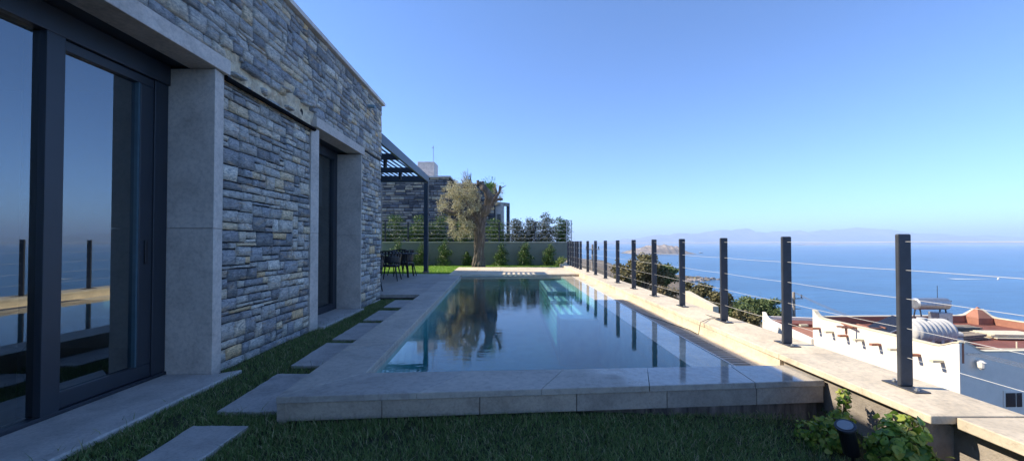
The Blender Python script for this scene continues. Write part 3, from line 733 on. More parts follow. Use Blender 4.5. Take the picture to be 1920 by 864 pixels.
for y in (10.2, 12.1):
    MB().box(-5.0,bx(y)-.013,y,y+.09,3.42,3.58).build('cross_beam', M['pergola'], pg, bevel=.004)
for k in range(10):
    x = -3.20-.165*k
    MB().box(x-.022,x+.022,8.18,13.995,3.595,3.628).build('slat', M['pergola'], pg)
for (x, y) in ((-3.40,10.25),(-3.55,12.15)):
    m_ = MB(); m_.tube([(x,y,3.415),(x,y,3.20)], .05, 14)
    tag(m_.build('pendant_lamp', M['black'], None, bevel=.004), 'black cylinder lamp under the pergola roof, the %s' % ('nearer of the two' if y < 11 else 'farther of the two'), 'lamp', 'cylinder lamps under the pergola')

# ------------------------------------------------------------------ stepping stones
st = [(1.80,2.50),(2.72,3.50),(3.72,4.56),(4.72,5.70),(5.90,6.75),(7.05,7.93)]
nm = ['nearest stepping stone, beside the pool corner in the foreground','second stepping stone from the front, half hidden by the pool corner','third stepping stone from the front','fourth stepping stone from the front','fifth stepping stone from the front','farthest stepping stone, just before the terrace']
for i, (y0, y1) in enumerate(st):
    xl_ = lambda y: -1.905-.064*y; xr_ = (lambda y: -1.705) if i == 0 else (lambda y: xouter(y)-.06)
    r_ = random.Random(i); mb = MB(); ply = []
    cs = [(xl_(y0),y0),(xr_(y0),y0),(xr_(y1),y1),(xl_(y1),y1)]
    for k in range(4):
        for t_ in range(9):
            q = lerp(cs[k], cs[(k+1)%4], t_/9); j_ = .006; ply.append((q[0]+r_.uniform(-j_,j_), q[1]+r_.uniform(-j_,j_)))
    mb.prism(ply, -.08, .018+.004*r_.uniform(-1,1))
    tag(mb.build('stepping_stone', M['step'], bevel=.004, seg=1), 'grey rectangular '+nm[i]+('' if i in (0, 1) else ' along the pool'), 'stepping stone', 'stepping stones between house and pool')

# ------------------------------------------------------------------ lawn blades
rg = np.random.default_rng(11)
def scatter(n, x0, x1, y0, y1):
    return np.stack([rg.uniform(x0,x1,n), rg.uniform(y0,y1,n), np.zeros(n)],1)
def zset(P_):
    P_[:,2] = [gz(a, b) for a, b in P_[:,:2]]; return P_
stones_poly = [[(-1.89-.064*a,a+.015),((-1.72 if i == 0 else xouter(a)-.05),a+.015),((-1.72 if i == 0 else xouter(b)-.05),b-.015),(-1.89-.064*b,b-.015)] for i, (a, b) in enumerate(st)]
pts = scatter(90000, -2.75, 2.42, 1.5, 2.95)
pts = pts[~inpoly(pts, [A, B_, (B_[0],4), (C_[0]-.2,4), (A[0],3)])]
q2 = scatter(52000, -2.75, -1.45, 2.9, 8.2); q2 = q2[q2[:,0] < np.array([xouter(v_) for v_ in q2[:,1]])-.01]
pts = np.concatenate([pts, q2])
keep = np.ones(len(pts), bool)
for pl in stones_poly: keep &= ~inpoly(pts, pl)
keep &= ~((pts[:,1] < 3.6) & (pts[:,0] < -2.50)) & ~((pts[:,1] > 3.6) & (pts[:,0] < -2.70-.007*pts[:,1])) & ~((pts[:,1] > 5.39) & (pts[:,1] < 6.92) & (pts[:,0] < -2.65))
pn = np.array([mnoise.noise(Vector((a*2.3, b*2.3, 4)))+.5*mnoise.noise(Vector((a*7, b*7, 8))) for a, b in pts[:,:2]])
bare = (pts[:,0] < -1.95) & (pts[:,0] > -2.35) & (pts[:,1] < 3.0) & (pts[:,1] > 1.9)
keep &= (pn + rg.normal(0, .25, len(pts)) > np.where(bare, -.15, -.62))
keep &= ~((pts[:,0] > 1.6) & (pts[:,1] < 2.9) & (rg.random(len(pts)) < np.clip((pts[:,0]-1.5)/.7, 0, .9)))
pts = zset(pts[keep])
tag(blades('grass', pts, .036, .0045, M['grass'], lean=.55), 'short dark green grass around the pool and stepping stones', kind='stuff')
tw = zset(np.concatenate([scatter(500,-1.5,1.9,2.35,2.62), scatter(260,-2.62,-2.44,1.8,4.2), scatter(160,-2.8,-2.6,3.7,8), scatter(1500,-2.4,2.1,1.6,2.9), scatter(700,-2.6,-1.6,2.9,8.0)]))
for pl in stones_poly: tw = tw[~inpoly(tw, pl)]
tw = tw[tw[:,0] < np.where(tw[:,1] > 2.58, np.array([xouter(v_) for v_ in tw[:,1]])-.01, 9)]
tw = tw[~((tw[:,1] < 3.6) & (tw[:,0] < -2.48)) | (rg.random(len(tw)) < .3)]
tw = tw[~inpoly(tw, [A, B_, (B_[0],4), (C_[0]-.2,4), (A[0],3)])]
tag(blades('tall_grass', tw, .075, .0045, M['grass'], seed=9, lean=.5), 'longer grass blades along the pool base and door sill', kind='stuff')
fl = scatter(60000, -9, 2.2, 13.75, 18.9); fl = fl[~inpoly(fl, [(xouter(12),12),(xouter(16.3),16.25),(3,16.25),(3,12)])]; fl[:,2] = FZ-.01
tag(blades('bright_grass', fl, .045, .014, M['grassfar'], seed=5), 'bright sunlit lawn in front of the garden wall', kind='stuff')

# ------------------------------------------------------------------ far garden wall and neighbour's fence
gwY = 19.0
gw = thing('garden_wall', 'sage green rendered garden wall at the far end of the lawn', 'wall')
MB().box(-14,2.98,gwY,gwY+.22,-1,1.20).build('wall', M['render'], gw, bevel=.006)
MB().box(-14.02,3.0,gwY-.03,gwY+.25,1.203,1.25).build('wall_cap', M['cream'], gw, bevel=.005)
nf = thing('wall_fence', 'thin rail and wire fence standing on the far garden wall', 'fence')
for z in (1.42, 1.62, 1.82, 2.02, 2.2):
    MB().tube([(-14,gwY+.12,z),(2.98,gwY+.12,z)], .009, 6).build('rail', M['galv'], nf)
for px in (640,722,765,850,936,1003):
    x = (px-960)/FPX*19.1; MB().box(x-.03,x+.03,gwY+.09,gwY+.15,1.251,2.23).build('post', M['post'], nf)
for x in (2.72, 2.95):
    MB().box(x-.022,x+.022,gwY+.03,gwY+.08,1.251,2.32).build('post', M['galv'], nf)
for z in (1.42,1.55,1.72,1.88,2.05,2.28): MB().box(2.742,2.928,gwY+.04,gwY+.07,z,z+.03).build('rung', M['galv'], nf)

def shrub(px, top, wpx, Y, base, kind='laurel', name='climbing_shrub', label='', group=None, n=900, size=.075, seed=0, conical=True):
    x = (px-960)/FPX*Y; zt = EYE+(455-top)/FPX*Y; r = wpx/2/FPX*Y; h = zt-base
    t_ = thing(name, label, 'shrub', (x, Y, base), 0, group)
    rg_ = random.Random(seed); blobs = []
    for k in range(11):
        f = k/10; rr_ = r*((1-f)**.6*.85+.12) if conical else r*math.sin(math.pi*(.18+.7*f))**.6
        blobs.append((rg_.uniform(-.35,.35)*rr_, rg_.uniform(-.3,.1)*rr_, h*(.06+.88*f), rr_*rg_.uniform(.7,1.15), rr_*.6, h*.09*rg_.uniform(.8,1.5)))
    leaves('foliage', blobs, n, size, M[kind], t_, seed=seed+50, shell=.3, up=.3)
    m_ = MB(); m_.tube([(0,0,-.02),(.02,.0,h*.4),(-.02,.02,h*.85)], [.022,.016,.006], 6); 
    for k in range(6):
        f = rg_.uniform(.1,.8); a_ = rg_.uniform(0,6.28); m_.tube([(0,0,h*f),(math.cos(a_)*r*.6,math.sin(a_)*r*.4,h*f+.12)], [.01,.004], 5)
    m_.build('stem', M['bark'], t_)
    return t_
gp = 'climbing shrubs planted along the garden wall'
for i, (px, top, wd, lb_) in enumerate([(748,440,40,'pointed green shrub against the garden wall behind the dining chairs'),(790,452,38,'green shrub against the garden wall, half hidden by the pergola post'),
        (834,446,42,'broad green shrub against the garden wall, between pergola post and olive trunk'),(876,470,26,'low green shrub peeping out left of the olive trunk'),
        (940,452,36,'pointed green shrub against the garden wall, first to the right of the olive trunk'),(986,450,38,'pointed green shrub against the garden wall, second to the right of the olive trunk'),
        (1031,454,38,'pointed green shrub against the garden wall, third to the right of the olive trunk')]):
    shrub(px, top, wd, 18.65, FZ-.02, 'laurel', label=lb_, group=gp, n=2800, size=.058, seed=i*3+1)
shrub(1052, 481, 26, 17.9, FZ-.02, 'vine', label='small yellow green bush beside the pale rocks at the end of the fence', n=500, size=.06, seed=77, conical=False)
# rocks at the end of the coping
rs_ = random.Random(3)
for k, (px, py, s_) in enumerate(((1063,497,.17),(1072,495,.15),(1067,491,.13))):
    q = P(px, py, 16.9); bm = bmesh.new(); bmesh.ops.create_icosphere(bm, subdivisions=2, radius=s_)
    for v_ in bm.verts: v_.co = v_.co*(1+.35*mnoise.noise(v_.co*6+Vector((k*5,0,0)))); v_.co.z *= .75
    me = bpy.data.meshes.new('rock'); bm.to_mesh(me); bm.free(); me.materials.append(M['cream'])
    o = link(bpy.data.objects.new('rock', me)); o.location = (q[0], q[1], (.17+s_*.5) if k < 2 else .17+s_*1.7)
    tag(o, ['pale rock lying left in the small pile by the fence end','pale rock lying right in the small pile by the fence end','pale rock on top of the small pile by the fence end'][k], 'rock', 'pale rocks at the far end of the pool deck')

# hedge plants behind the wall
hp = 'tall bushes growing behind the garden wall fence'
hs = [(700,405,60,'laurel','leftmost bush behind the wall fence, next to the house corner'),(742,404,62,'laurel','leafy bush behind the wall fence, above the dining table'),(786,403,56,'laurel','leafy bush behind the wall fence, left of the pergola post'),
      (826,405,54,'laurel','leafy bush behind the wall fence, right of the pergola post'),(868,412,50,'laurel','bush behind the wall fence, just left of the olive trunk'),(930,412,54,'laurel','bush behind the wall fence, just right of the olive trunk'),
      (968,412,46,'laurel_b','low greyish bush behind the wall fence in front of the far pergola posts'),(996,410,46,'laurel_b','silvery bush behind the wall fence with gaps of sky'),
      (1024,402,46,'laurel_b','tallest silvery bush behind the wall fence'),(1052,408,38,'laurel','last bush behind the wall fence, at its right end')]
for i, (px, top, wd, kd, lb_) in enumerate(hs):
    shrub(px, top, wd, 20.3+(i%2)*.35, .3, kd, 'tall_bush', lb_, hp, n=5200, size=.085, seed=i*7+5, conical=False)

# ------------------------------------------------------------------ neighbour's house
nh = thing('neighbour_house', 'dark stone clad neighbour house with flat pale roof edge behind the olive tree', 'house')
rn = random.Random(8)
MB().box(-14,-4.43,27.03,32,-3,5.78).build('front_block', M['mortar_dark'], nh)
stone_mesh('front_cladding', pack(-11,-4.42,1.0,5.78,wmin=.25,wmax=.8,hs=(.1,.14,.18,.22),cell=.04,rng=rn), lambda s, d, z: (s, 27.02-d, z), M['neigh'], nh, nx=2, nz_=2, gap=.012, depth=(.01,.05), rng=rn)
MB().prism([(-14,26.9),(-4.33,26.9),(-4.33,32),(-14,32)], 5.782, 5.90).build('roof_edge', M['roofcap'], nh)
MB().box(-4.42,-1.5,32.03,38,-3,6.05).build('rear_block', M['mortar_dark'], nh)
stone_mesh('rear_cladding', pack(-4.42,-1.5,1.0,6.05,wmin=.3,wmax=.9,hs=(.12,.16,.22),cell=.04,rng=rn), lambda s, d, z: (s, 32.02-d, z), M['neigh'], nh, nx=2, nz_=2, gap=.012, rng=rn)
MB().box(-4.5,-1.4,31.9,38.1,6.052,6.17).build('rear_roof_edge', M['roofcap'], nh)
MB().box(-7.3,-6.0,29.5,31,5.9,7.45).build('chimney_block', M['roofcap'], nh, bevel=.02)
MB().box(-1.45,-.75,33.5,37,-3,4.7).build('side_wall', M['roofcap'], nh)
MB().box(-1.28,-.98,33.44,33.497,2.3,3.7).build('side_window', M['solar'], nh)
MB().prism([(-1.5,33),(-.2,34.3),(-.2,34.6),(-1.5,33.4)], 4.45, 4.75).build('side_canopy', M['conc'], nh)
MB().box(-.5,-.2,34.2,34.5,-3,4.449).build('canopy_post', M['post'], nh)
an = MB(); q = P(812, 308, 30.2); an.tube([(q[0],30.2,7.449),(q[0],30.2,8.85)], .025, 6); an.tube([(q[0]-.12,30.2,8.7),(q[0]+.02,30.2,8.74)], .03, 6)
an.tube([(q[0],30.2,8.2),(q[0]+.75,30.2,6.2)], .006, 4)
tag(an.build('roof_antenna', M['galv']), 'thin metal antenna mast on the neighbour roof', 'antenna')

# ------------------------------------------------------------------ old olive tree
ot = thing('olive_tree', 'old olive tree with thick furrowed trunk and dry golden leaves', 'tree', (-1.57, 17.5, FZ-.02))
def T(px, py, dy=0): 
    q = P(px, py, 17.5); return (q[0]+1.57, dy, q[2]-(FZ-.02))
tm = MB(); rt = random.Random(14)
for k in range(9):                                # twisted strands make the furrows
    a = k*2*math.pi/9; pts = []; rad = []
    for j in range(15):
        f = j/14; z = 2.55*f; rr_ = .145-.03*math.sin(f*3.1)+.09*f**2+(.08*(1-f)**6); an_ = a+f*1.5+.15*math.sin(f*7+k)
        cx = .03+.10*f; pts.append((cx+math.cos(an_)*rr_, math.sin(an_)*rr_*.85, z)); rad.append(.108-.01*f+.02*math.sin(f*11+k*2))
    tm.tube(pts, rad, 9, flute=lambda i, a, p: 1+.5*mnoise.noise(Vector((p.x*9,p.y*9,p.z*2))))
tm.tube([(0.02,0,0),(.06,0,1.2),(.13,0,2.5)], [.17,.14,.18], 12)
def limb(pts, rads):
    P2 = []; R2 = []
    for i in range(len(pts)-1):
        for k in range(5): P2.append(lerp(pts[i], pts[i+1], k/5)); R2.append(rads[i]+(rads[i+1]-rads[i])*k/5)
    P2.append(pts[-1]); R2.append(rads[-1])
    P2 = [Vector(q)+Vector((mnoise.noise(Vector(q)*3), mnoise.noise(Vector(q)*3+Vector((9,0,0))), mnoise.noise(Vector(q)*3+Vector((0,9,0)))))*.05 for q in P2]
    tm.tube(P2, R2, 9, flute=lambda i, a, p: 1+.3*mnoise.noise(p*6))
limb([T(893,412),T(878,405),T(862,402,-.1),T(845,398,-.15),T(829,393,-.2)], [.26,.19,.15,.12,.09])
limb([T(898,410),T(912,392,-.2),T(918,374,-.4),T(913,360,-.5),T(905,351,-.5),T(899,345,-.5)], [.26,.22,.18,.15,.12,.09])
limb([T(905,352,-.5),T(906,343,-.5)], [.08,.05]); limb([T(899,348,-.5),T(896,341,-.5)], [.08,.06])
limb([T(910,395),T(922,383),T(930,372,-.1),T(936,360,-.1),T(938,349,-.1)], [.18,.11,.08,.06,.05])
limb([T(925,378),T(935,374,.1),T(942,372,.2)], [.09,.07,.05]); limb([T(931,368,-.1),T(940,354,-.2),T(950,348,-.2)], [.05,.03,.008])
limb([T(893,410),T(889,392,-.2),T(896,372,-.2),T(893,352,-.2)], [.14,.09,.05,.03]); limb([T(893,405),T(878,385,.1),T(866,368,.1),T(855,356)], [.1,.06,.04,.02])
for k in range(60):
    a_ = (rt.uniform(838,905), rt.uniform(352,430)); b_ = (a_[0]-rt.uniform(-6,22), a_[1]-rt.uniform(-18,14)); dy = rt.uniform(-.8,.8)
    tm.tube([T(*a_, dy), T(*b_, dy+rt.uniform(-.3,.3))], [.014,.005], 4)
for k in range(26):
    a_ = (rt.uniform(866,884), 352); b_ = (rt.uniform(862,884), rt.uniform(314,340)); tm.tube([T(*a_,.1), T((a_[0]+b_[0])/2+3,(a_[1]+b_[1])/2,.1), T(*b_,.1)], [.018,.014,.007], 4)
tm.build('trunk', M['bark'], ot, smooth=True)
bl = [(*T(px_,py_,.3),.16,.2,.2) for px_, py_ in ((926,356),(934,366),(928,346),(940,358),(918,364),(930,376),(922,386),(912,372),(938,370),(920,350))]; rb = random.Random(31)
for k in range(110):
    px, py = rb.uniform(826,906), rb.uniform(343,402)
    if ((px-868)/42)**2+((py-378)/34)**2 > 1 or (px > 890 and py < 362) or px > 900 or (py > 394 and px < 880): continue
    q = T(px, py, rb.uniform(-1.0,1.0)); bl.append((*q, rb.uniform(.12,.30), .3, rb.uniform(.14,.30)))
for k in range(60):
    px, py = rb.uniform(832,888), rb.uniform(396,447)
    if ((px-862)/28)**2+((py-420)/27)**2 > 1 or py < 403: continue
    q = T(px, py, rb.uniform(-.8,.7)); bl.append((*q, rb.uniform(.10,.24), .25, rb.uniform(.16,.32)))
leaves('crown', bl, 11500, .075, M['olive'], ot, seed=4, shell=.1, droop=.8, aspect=.34)
leaves('sprigs', [(*T(876,330,.1),.10,.08,.22),(*T(870,324,.1),.08,.06,.2),(*T(868,338,.1),.16,.1,.2),(*T(880,340,.1),.14,.1,.16),(*T(940,352,-.1),.08,.08,.1)], 420, .05, M['olive'], ot, seed=6, shell=.1, up=.5, aspect=.3)
leaves('green_leaves', [(*T(917,350,.1),.14,.12,.12)], 300, .13, M['pinegreen'], ot, seed=8, shell=.05, up=1.6, aspect=.14)

# ------------------------------------------------------------------ terrace furniture
def make_chair(name, label, x, y, rz):
    c = thing(name, label, 'chair', (x, y, .0905), rz, 'black garden armchairs on the terrace')
    MB().box(-.23,.23,-.22,.24,.42,.455).build('seat', M['black'], c, bevel=.02)
    # curved slatted shell, back on the -Y side
    V = []; F = []; n = 25; rows = 13
    for j in range(rows):
        f = j/(rows-1); z = .40+.48*f
        for i in range(n):
            a = -math.pi/2+(i/(n-1)-.5)*math.pi*1.25
            zt = z if f < 1 else z
            drop = .20*(abs(i/(n-1)-.5)*2)**3
            rx = .27+.05*f; ry = .25+.05*f
            V.append((math.cos(a)*rx, math.sin(a)*ry+.02, .40+(.48-drop)*f))
    F = []
    for j in range(rows-1):
        for i in range(n-1):
            if j in (8, 9, 10) and i % 2 == 1 and 4 < i < 20: continue     # open slots
            if j == 2 and i % 2 == 1 and 4 < i < 20: continue
            F.append((j*n+i, j*n+i+1, (j+1)*n+i+1, (j+1)*n+i))
    o = mesh_np('backrest', np.array(V), np.array(F), M['black'], c, smooth=True)
    sd = o.modifiers.new('t', 'SOLIDIFY'); sd.thickness = .014
    for sx in (-1, 1):
        for sy in (-1, 1):
            MB().tube([(sx*.19, sy*.18, .43), (sx*.27, sy*.27, 0)], [.024, .013], 10).build('leg', M['black'], c)
    return c
c1 = make_chair('armchair', 'black slatted armchair seen from behind at the corner of the house', -3.60, 11.35, R(4))
c2 = copy_tree(c1); c2.location = (-3.55, 12.75, .0905); c2.rotation_euler.z = R(72); c2['label'] = 'black armchair turned sideways under the edge of the dining table'
c3 = copy_tree(c1); c3.location = (-3.32, 8.98, .0905); c3.rotation_euler.z = R(20); c3['label'] = 'black armchair hidden behind the house corner with one leg showing'
c4 = copy_tree(c1); c4.location = (-3.95, 13.3, .0905); c4.rotation_euler.z = R(178); c4['label'] = 'black armchair on the far side of the dining table'
tbm = thing('dining_table', 'dark rectangular dining table on the terrace under the pergola', 'table', (-3.78, 12.55, .0905))
MB().box(-.75,.62,-.42,.42,.74,.775).build('tabletop', M['post'], tbm, bevel=.006)
for sx in (-.62, .48):
    for sy in (-.32, .32): MB().tube([(sx*.85, sy*.8, .74), (sx, sy, 0)], [.035, .028], 4).build('leg', M['black'], tbm)

# ------------------------------------------------------------------ corner planting and garden spotlight
def leafy_plant(name, label, base, blobs, n, size, seed):
    t_ = thing(name, label, 'plant', base)
    rg_ = np.random.default_rng(seed); V = []; F = []
    B = np.array([b[:6] for b in blobs]); wt_ = B[:,3]*B[:,4]*B[:,5]; wt_ /= wt_.sum(); ks = rg_.choice(len(B), n, p=wt_)
    stm = MB()
    for k in ks:
        d = rg_.normal(size=3); d[2] = abs(d[2])*.8+.1; d[0] -= .35; d[1] -= .45; d /= np.linalg.norm(d)
        c = B[k,:3]+d*B[k,3:6]*rg_.uniform(.75,1.1)
        nr = Vector(d)+Vector(rg_.normal(size=3)*.35); nr.normalize()
        tip = Vector(rg_.normal(size=3)); tip.z -= .6; tip = (tip-nr*tip.dot(nr)).normalized(); sd_ = nr.cross(tip)
        L = size*rg_.uniform(.55,1.25); q = Vector(c); b_ = len(V)
        prof = [(0,0),(.18,.34),(.42,.44),(.7,.28),(1,0),(.7,-.28),(.42,-.44),(.18,-.34)]
        for u, v_ in prof: V.append(q+tip*L*u+sd_*L*v_*1.0+nr*L*(.16*abs(v_)*2-.28*u*u))
        V.append(q+tip*L*.45-nr*L*.04)
        for i in range(8): F.append((b_+i, b_+(i+1)%8, b_+8))
        if rg_.random() < .3: stm.tube([tuple(q), tuple(Vector(B[k,:3])*Vector((1,1,1)).length/1.732)], [.0025,.004], 4)
    mesh_np('foliage', np.array([tuple(v_) for v_ in V]), np.array(F), M['vine'], t_)
    for b in blobs: stm.tube([(b[0]*.3,b[1]*.3,-.05),(b[0]*.7,b[1]*.7,b[2]*.5),(b[0],b[1],b[2])], [.008,.006,.004], 5)
    stm.build('stems', M['bark'], t_)
    return t_
leafy_plant('creeper', 'tall light green creeper climbing at the corner of the pool front', (2.07, 2.40, -.17),
    [(0.02,.08,.10,.12,.10,.09),(-.08,.10,.07,.12,.1,.07),(.08,.12,.20,.07,.07,.09),(.13,.16,.30,.05,.05,.09),(.16,.18,.36,.03,.03,.05),(-.14,.12,.13,.08,.07,.08),(.0,.14,.17,.09,.07,.07)], 620, .032, 3)
leafy_plant('creeper', 'large yellow green leafy plant leaning on the concrete wall in the right corner', (2.13, 2.0, -.14),
    [(0,.12,.16,.16,.13,.12),(.05,.16,.28,.11,.10,.10),(-.06,.10,.24,.10,.09,.09),(.16,.0,.12,.12,.12,.09),(-.1,.02,.1,.14,.12,.09),(.2,-.1,.08,.1,.12,.07)], 760, .048, 5)
leafy_plant('creeper', 'low leafy plant at the bottom edge right of the larger plant', (2.34, 1.82, -.13), [(.0,.05,.1,.12,.1,.07),(.08,.0,.07,.1,.1,.05),(-.12,.0,.06,.1,.1,.06)], 260, .045, 7)
sp = thing('garden_spotlight', 'black cylindrical garden spotlight tilted up beside the creepers', 'spotlight', (1.89, 2.19, -.055))
MB().tube([(.07,.03,-.03),(.05,.02,.08)], .008, 8).build('spike', M['black'], sp)
MB().tube([(.06,.03,.05),(.0,0,.215)], [.040,.040], 20).build('housing', M['black'], sp, bevel=.003)
MB().tube([(.0015,.001,.2105),(-.004,-.002,.224)], [.050,.050], 24).build('rim', M['post'], sp, bevel=.003)
MB().tube([(-.0042,-.0021,.2242),(-.0052,-.0026,.2268)], [.037,.037], 24).build('lens', simple('frosted_lens', (.26,.27,.28), .3), sp)

# ================================================================== white house below
HP = -2.7
def gp3(px, py): 
    g_ = G(px, py, HP); return Vector((g_[0], g_[1], HP))
Cn = gp3(1795, 657); BL = gp3(1522, 593); 
va = (BL-Cn); vb = Vector((va.y, -va.x, 0)).normalized(); va_n = va.normalized(); LA = va.length; LB = 9.2
wh = thing('white_house', 'white house with red flat roof on the slope below the pool', 'house')
def HH(a, b, z=0): return Cn+va_n*a+vb*b+Vector((0,0,z))
def hprism(mb, a0, a1, b0_, b1_, z0, z1):
    mb.prism([tuple(HH(a0,b0_)[:2]), tuple(HH(a0,b1_)[:2]), tuple(HH(a1,b1_)[:2]), tuple(HH(a1,b0_)[:2])], z0, z1)
RZ = HP-.34
mb = MB(); hprism(mb, 0, LA, 0, LB, -9, RZ-.1); mb.build('wall', M['white'], wh)
mb = MB(); hprism(mb, .18, LA-.18, .18, LB-.18, RZ-.1, RZ); mb.build('roof', M['red'], wh)
TH = .18
def parapet(n, pa, pb, inward, prof, parent):
    """wall strip from pa to pb, thickness inward; prof = [(t, dz)] top line: white outside, terracotta inside, cream cap"""
    o_ = MB(); i_ = MB(); c_ = MB(); h2_ = inward*TH
    for (t0, d0), (t1, d1) in zip(prof, prof[1:]):
        p0_, p1_ = lerp(pa, pb, t0), lerp(pa, pb, t1)
        for mbx, f0, f1, up0, up1, bot in ((o_, 0, .5, 0, 0, RZ-.1), (i_, .502, 1, 0, 0, RZ-.1)):
            q = [Vector(p0_)+h2_*f0, Vector(p1_)+h2_*f0, Vector(p1_)+h2_*f1, Vector(p0_)+h2_*f1]
            mbx.prism([tuple(v_[:2]) for v_ in q], bot, [HP+d0, HP+d1, HP+d1, HP+d0])
        q = [Vector(p0_)-h2_*.12, Vector(p1_)-h2_*.12, Vector(p1_)+h2_*1.1, Vector(p0_)+h2_*1.1]
        c_.prism([tuple(v_[:2]) for v_ in q], [HP+d0+.002, HP+d1+.002, HP+d1+.002, HP+d0+.002], [HP+d0+.045, HP+d1+.045, HP+d1+.045, HP+d0+.045])
    o_.build('parapet', M['white'], parent); i_.build('parapet_lining', M['terra'], parent); c_.build('parapet_cap', M['cream'], parent)
wave = lambda t_: .30*math.exp(-((t_)/.055)**2)
L1 = [(0,.28),(.015,.275),(.03,.24),(.05,.17),(.075,.09),(.10,.02),(.13,0),(.9,0),(.935,.03),(.96,.14),(.98,.28),(1,.34)]
parapet('a', tuple(HH(0,0)), tuple(HH(LA,0)), vb, L1, wh)
L2 = [(0,.28),(.012,.27),(.03,.2),(.05,.08),(.065,.0),(.085,-.05),(.12,-.05),(1,-.05)]
parapet('b', tuple(HH(0,.182)), tuple(HH(0,LB)), va_n, L2, wh)
parapet('c', tuple(HH(LA,.182)), tuple(HH(LA,LB-.182)), -va_n, [(0,0),(.88,0),(.92,.05),(.955,.2),(.98,.32),(1,.34)], wh)
parapet('d', tuple(HH(.182,LB)), tuple(HH(LA-.182,LB)), -vb, [(0,0),(.9,0),(.94,.05),(.97,.2),(1,.34)], wh)
# pointed terracotta corner
mb = MB(); q = [HH(LA-.75,LB-1.0), HH(LA-.1,LB-1.0), HH(LA-.1,LB-.2), HH(LA-.75,LB-.2)]
ap = HH(LA-.4, LB-.6, .55); 
mb.add([tuple(v_) for v_ in q]+[tuple(v_+Vector((0,0,-.4))) for v_ in q]+[tuple(ap)], [(0,1,8),(1,2,8),(2,3,8),(3,0,8),(0,4,5,1),(1,5,6,2),(2,6,7,3),(3,7,4,0)]); mb.build('corner_cowl', M['terra'], wh)
for k in range(9):
    a_ = .55+k*.78; c0 = HH(a_, -.002, -.52); mb = MB(); mb.bar(tuple(c0), tuple(c0-vb*.42), .13, .09); mb.build('rain_spout', M['terra'] if k % 2 else M['cream'], wh)
wl = HH(-.001, 2.9, 0); 
mb = MB(); q0 = HH(0, 1.75, -1.78); mb.bar(tuple(HH(-.012,1.62,-1.75)), tuple(HH(-.012,2.35,-1.75)), .03, .62); mb.build('window_frame', M['white'], wh)
mb = MB(); mb.bar(tuple(HH(-.034,1.68,-1.76)), tuple(HH(-.034,2.05,-1.76)), .01, .5); mb.bar(tuple(HH(-.034,2.09,-1.76)), tuple(HH(-.034,2.29,-1.76)), .01, .5); mb.build('window_pane', M['solar'], wh)
lt = MB(); c0 = HH(-.16, .62, -.42); lt.tube([tuple(c0+Vector((0,0,.12))), tuple(c0+Vector((0,0,.06))), tuple(c0+Vector((0,0,-.12))), tuple(c0+Vector((0,0,-.2)))], [.04,.12,.10,.04], 12)
lt.bar(tuple(c0+Vector((0,0,.08))), tuple(HH(-.0,.62,-.34)), .04, .05); 
tag(lt.build('wall_lantern', M['white']), 'white lantern on the shaded wall of the white house', 'lantern')
# lower wing at the left
P1 = G(1428,593,-3.85); P2 = G(1519,634,-3.85)
lw = MB(); P1 = Vector((*P1,-3.85)); P2 = Vector((*P2,-3.85)); dl = (P2-P1).normalized(); nl = Vector((-dl.y, dl.x, 0)); nl = nl if nl.x > 0 else -nl
wg = thing('white_annexe', 'lower white building with tiled roof left of the white house', 'building')
q = [P1, P2, P2+nl*4, P1+nl*4]; MB().prism([tuple(v_[:2]) for v_ in q], -9, -4.17).build('wall', M['white'], wg)
MB().prism([tuple(v_[:2]) for v_ in (P1+nl*.18, P2+nl*.18, P2+nl*3.9, P1+nl*3.9)], -4.168, -4.15).build('roof', M['terra'], wg)
pm = MB(); tt = [(0,.34),(.03,.32),(.06,.18),(.1,.06),(.16,0),(1,0)]
for (t0, d0), (t1, d1) in zip(tt, tt[1:]):
    a_, b_ = P1.lerp(P2, t0), P1.lerp(P2, t1); pm.prism([tuple(v_[:2]) for v_ in (a_, b_, b_+nl*.17, a_+nl*.17)], -4.17, [-3.85+d0,-3.85+d1,-3.85+d1,-3.85+d0])
pm.prism([tuple(v_[:2]) for v_ in (P1+nl*.171, P1+nl*4, P1+nl*4+dl*.17, P1+nl*.171+dl*.17)], -4.17, -3.78)
pm.build('parapet', M['white'], wg)
MB().prism([tuple(v_[:2]) for v_ in (P1+nl*.2+dl*.3, P1+nl*3.8+dl*.3, P1+nl*3.8+dl*1.5, P1+nl*.2+dl*1.5)], -4.1, -3.95).build('tiled_canopy', M['red'], wg)

# things on the roof
def RF(px, py, z=RZ): g_ = G(px, py, z); return Vector((g_[0], g_[1], z))
ta = RF(1735, 645); tk = thing('water_tank', 'pale ribbed plastic water tank lying on the red roof', 'tank', tuple(ta))
m_ = MB(); pts = []; rad = []
for k in range(41):
    f = k/40; pts.append((-.85+1.7*f, 0, .56)); e = min(1, min(f,1-f)*14)**.5; rad.append(.50*(.72+.28*e)*(1+.055*math.cos(f*2*math.pi*9)))
m_.tube(pts, rad, 28); m_.build('shell', M['tank'], tk, smooth=True)
m_ = MB(); 
for x in (-.55,-.2,.2,.55): m_.box(x-.06,x+.06,-.42,.42,0,.3)
m_.build('feet', M['tank'], tk); m_ = MB(); m_.tube([(-.2,0,1.03),(-.2,0,1.12)], .16, 16); m_.build('lid', M['tank'], tk)
sa = RF(1742, 622); so = thing('solar_water_heater', 'solar water heater with grey cylinder on a steel frame behind the tank', 'water heater', tuple(sa))
MB().tube([(-.75,0,1.35),(-.72,0,1.35),(.72,0,1.35),(.75,0,1.35)], [.2,.27,.27,.2], 20).build('cylinder', M['galv'], so, smooth=False)
m_ = MB()
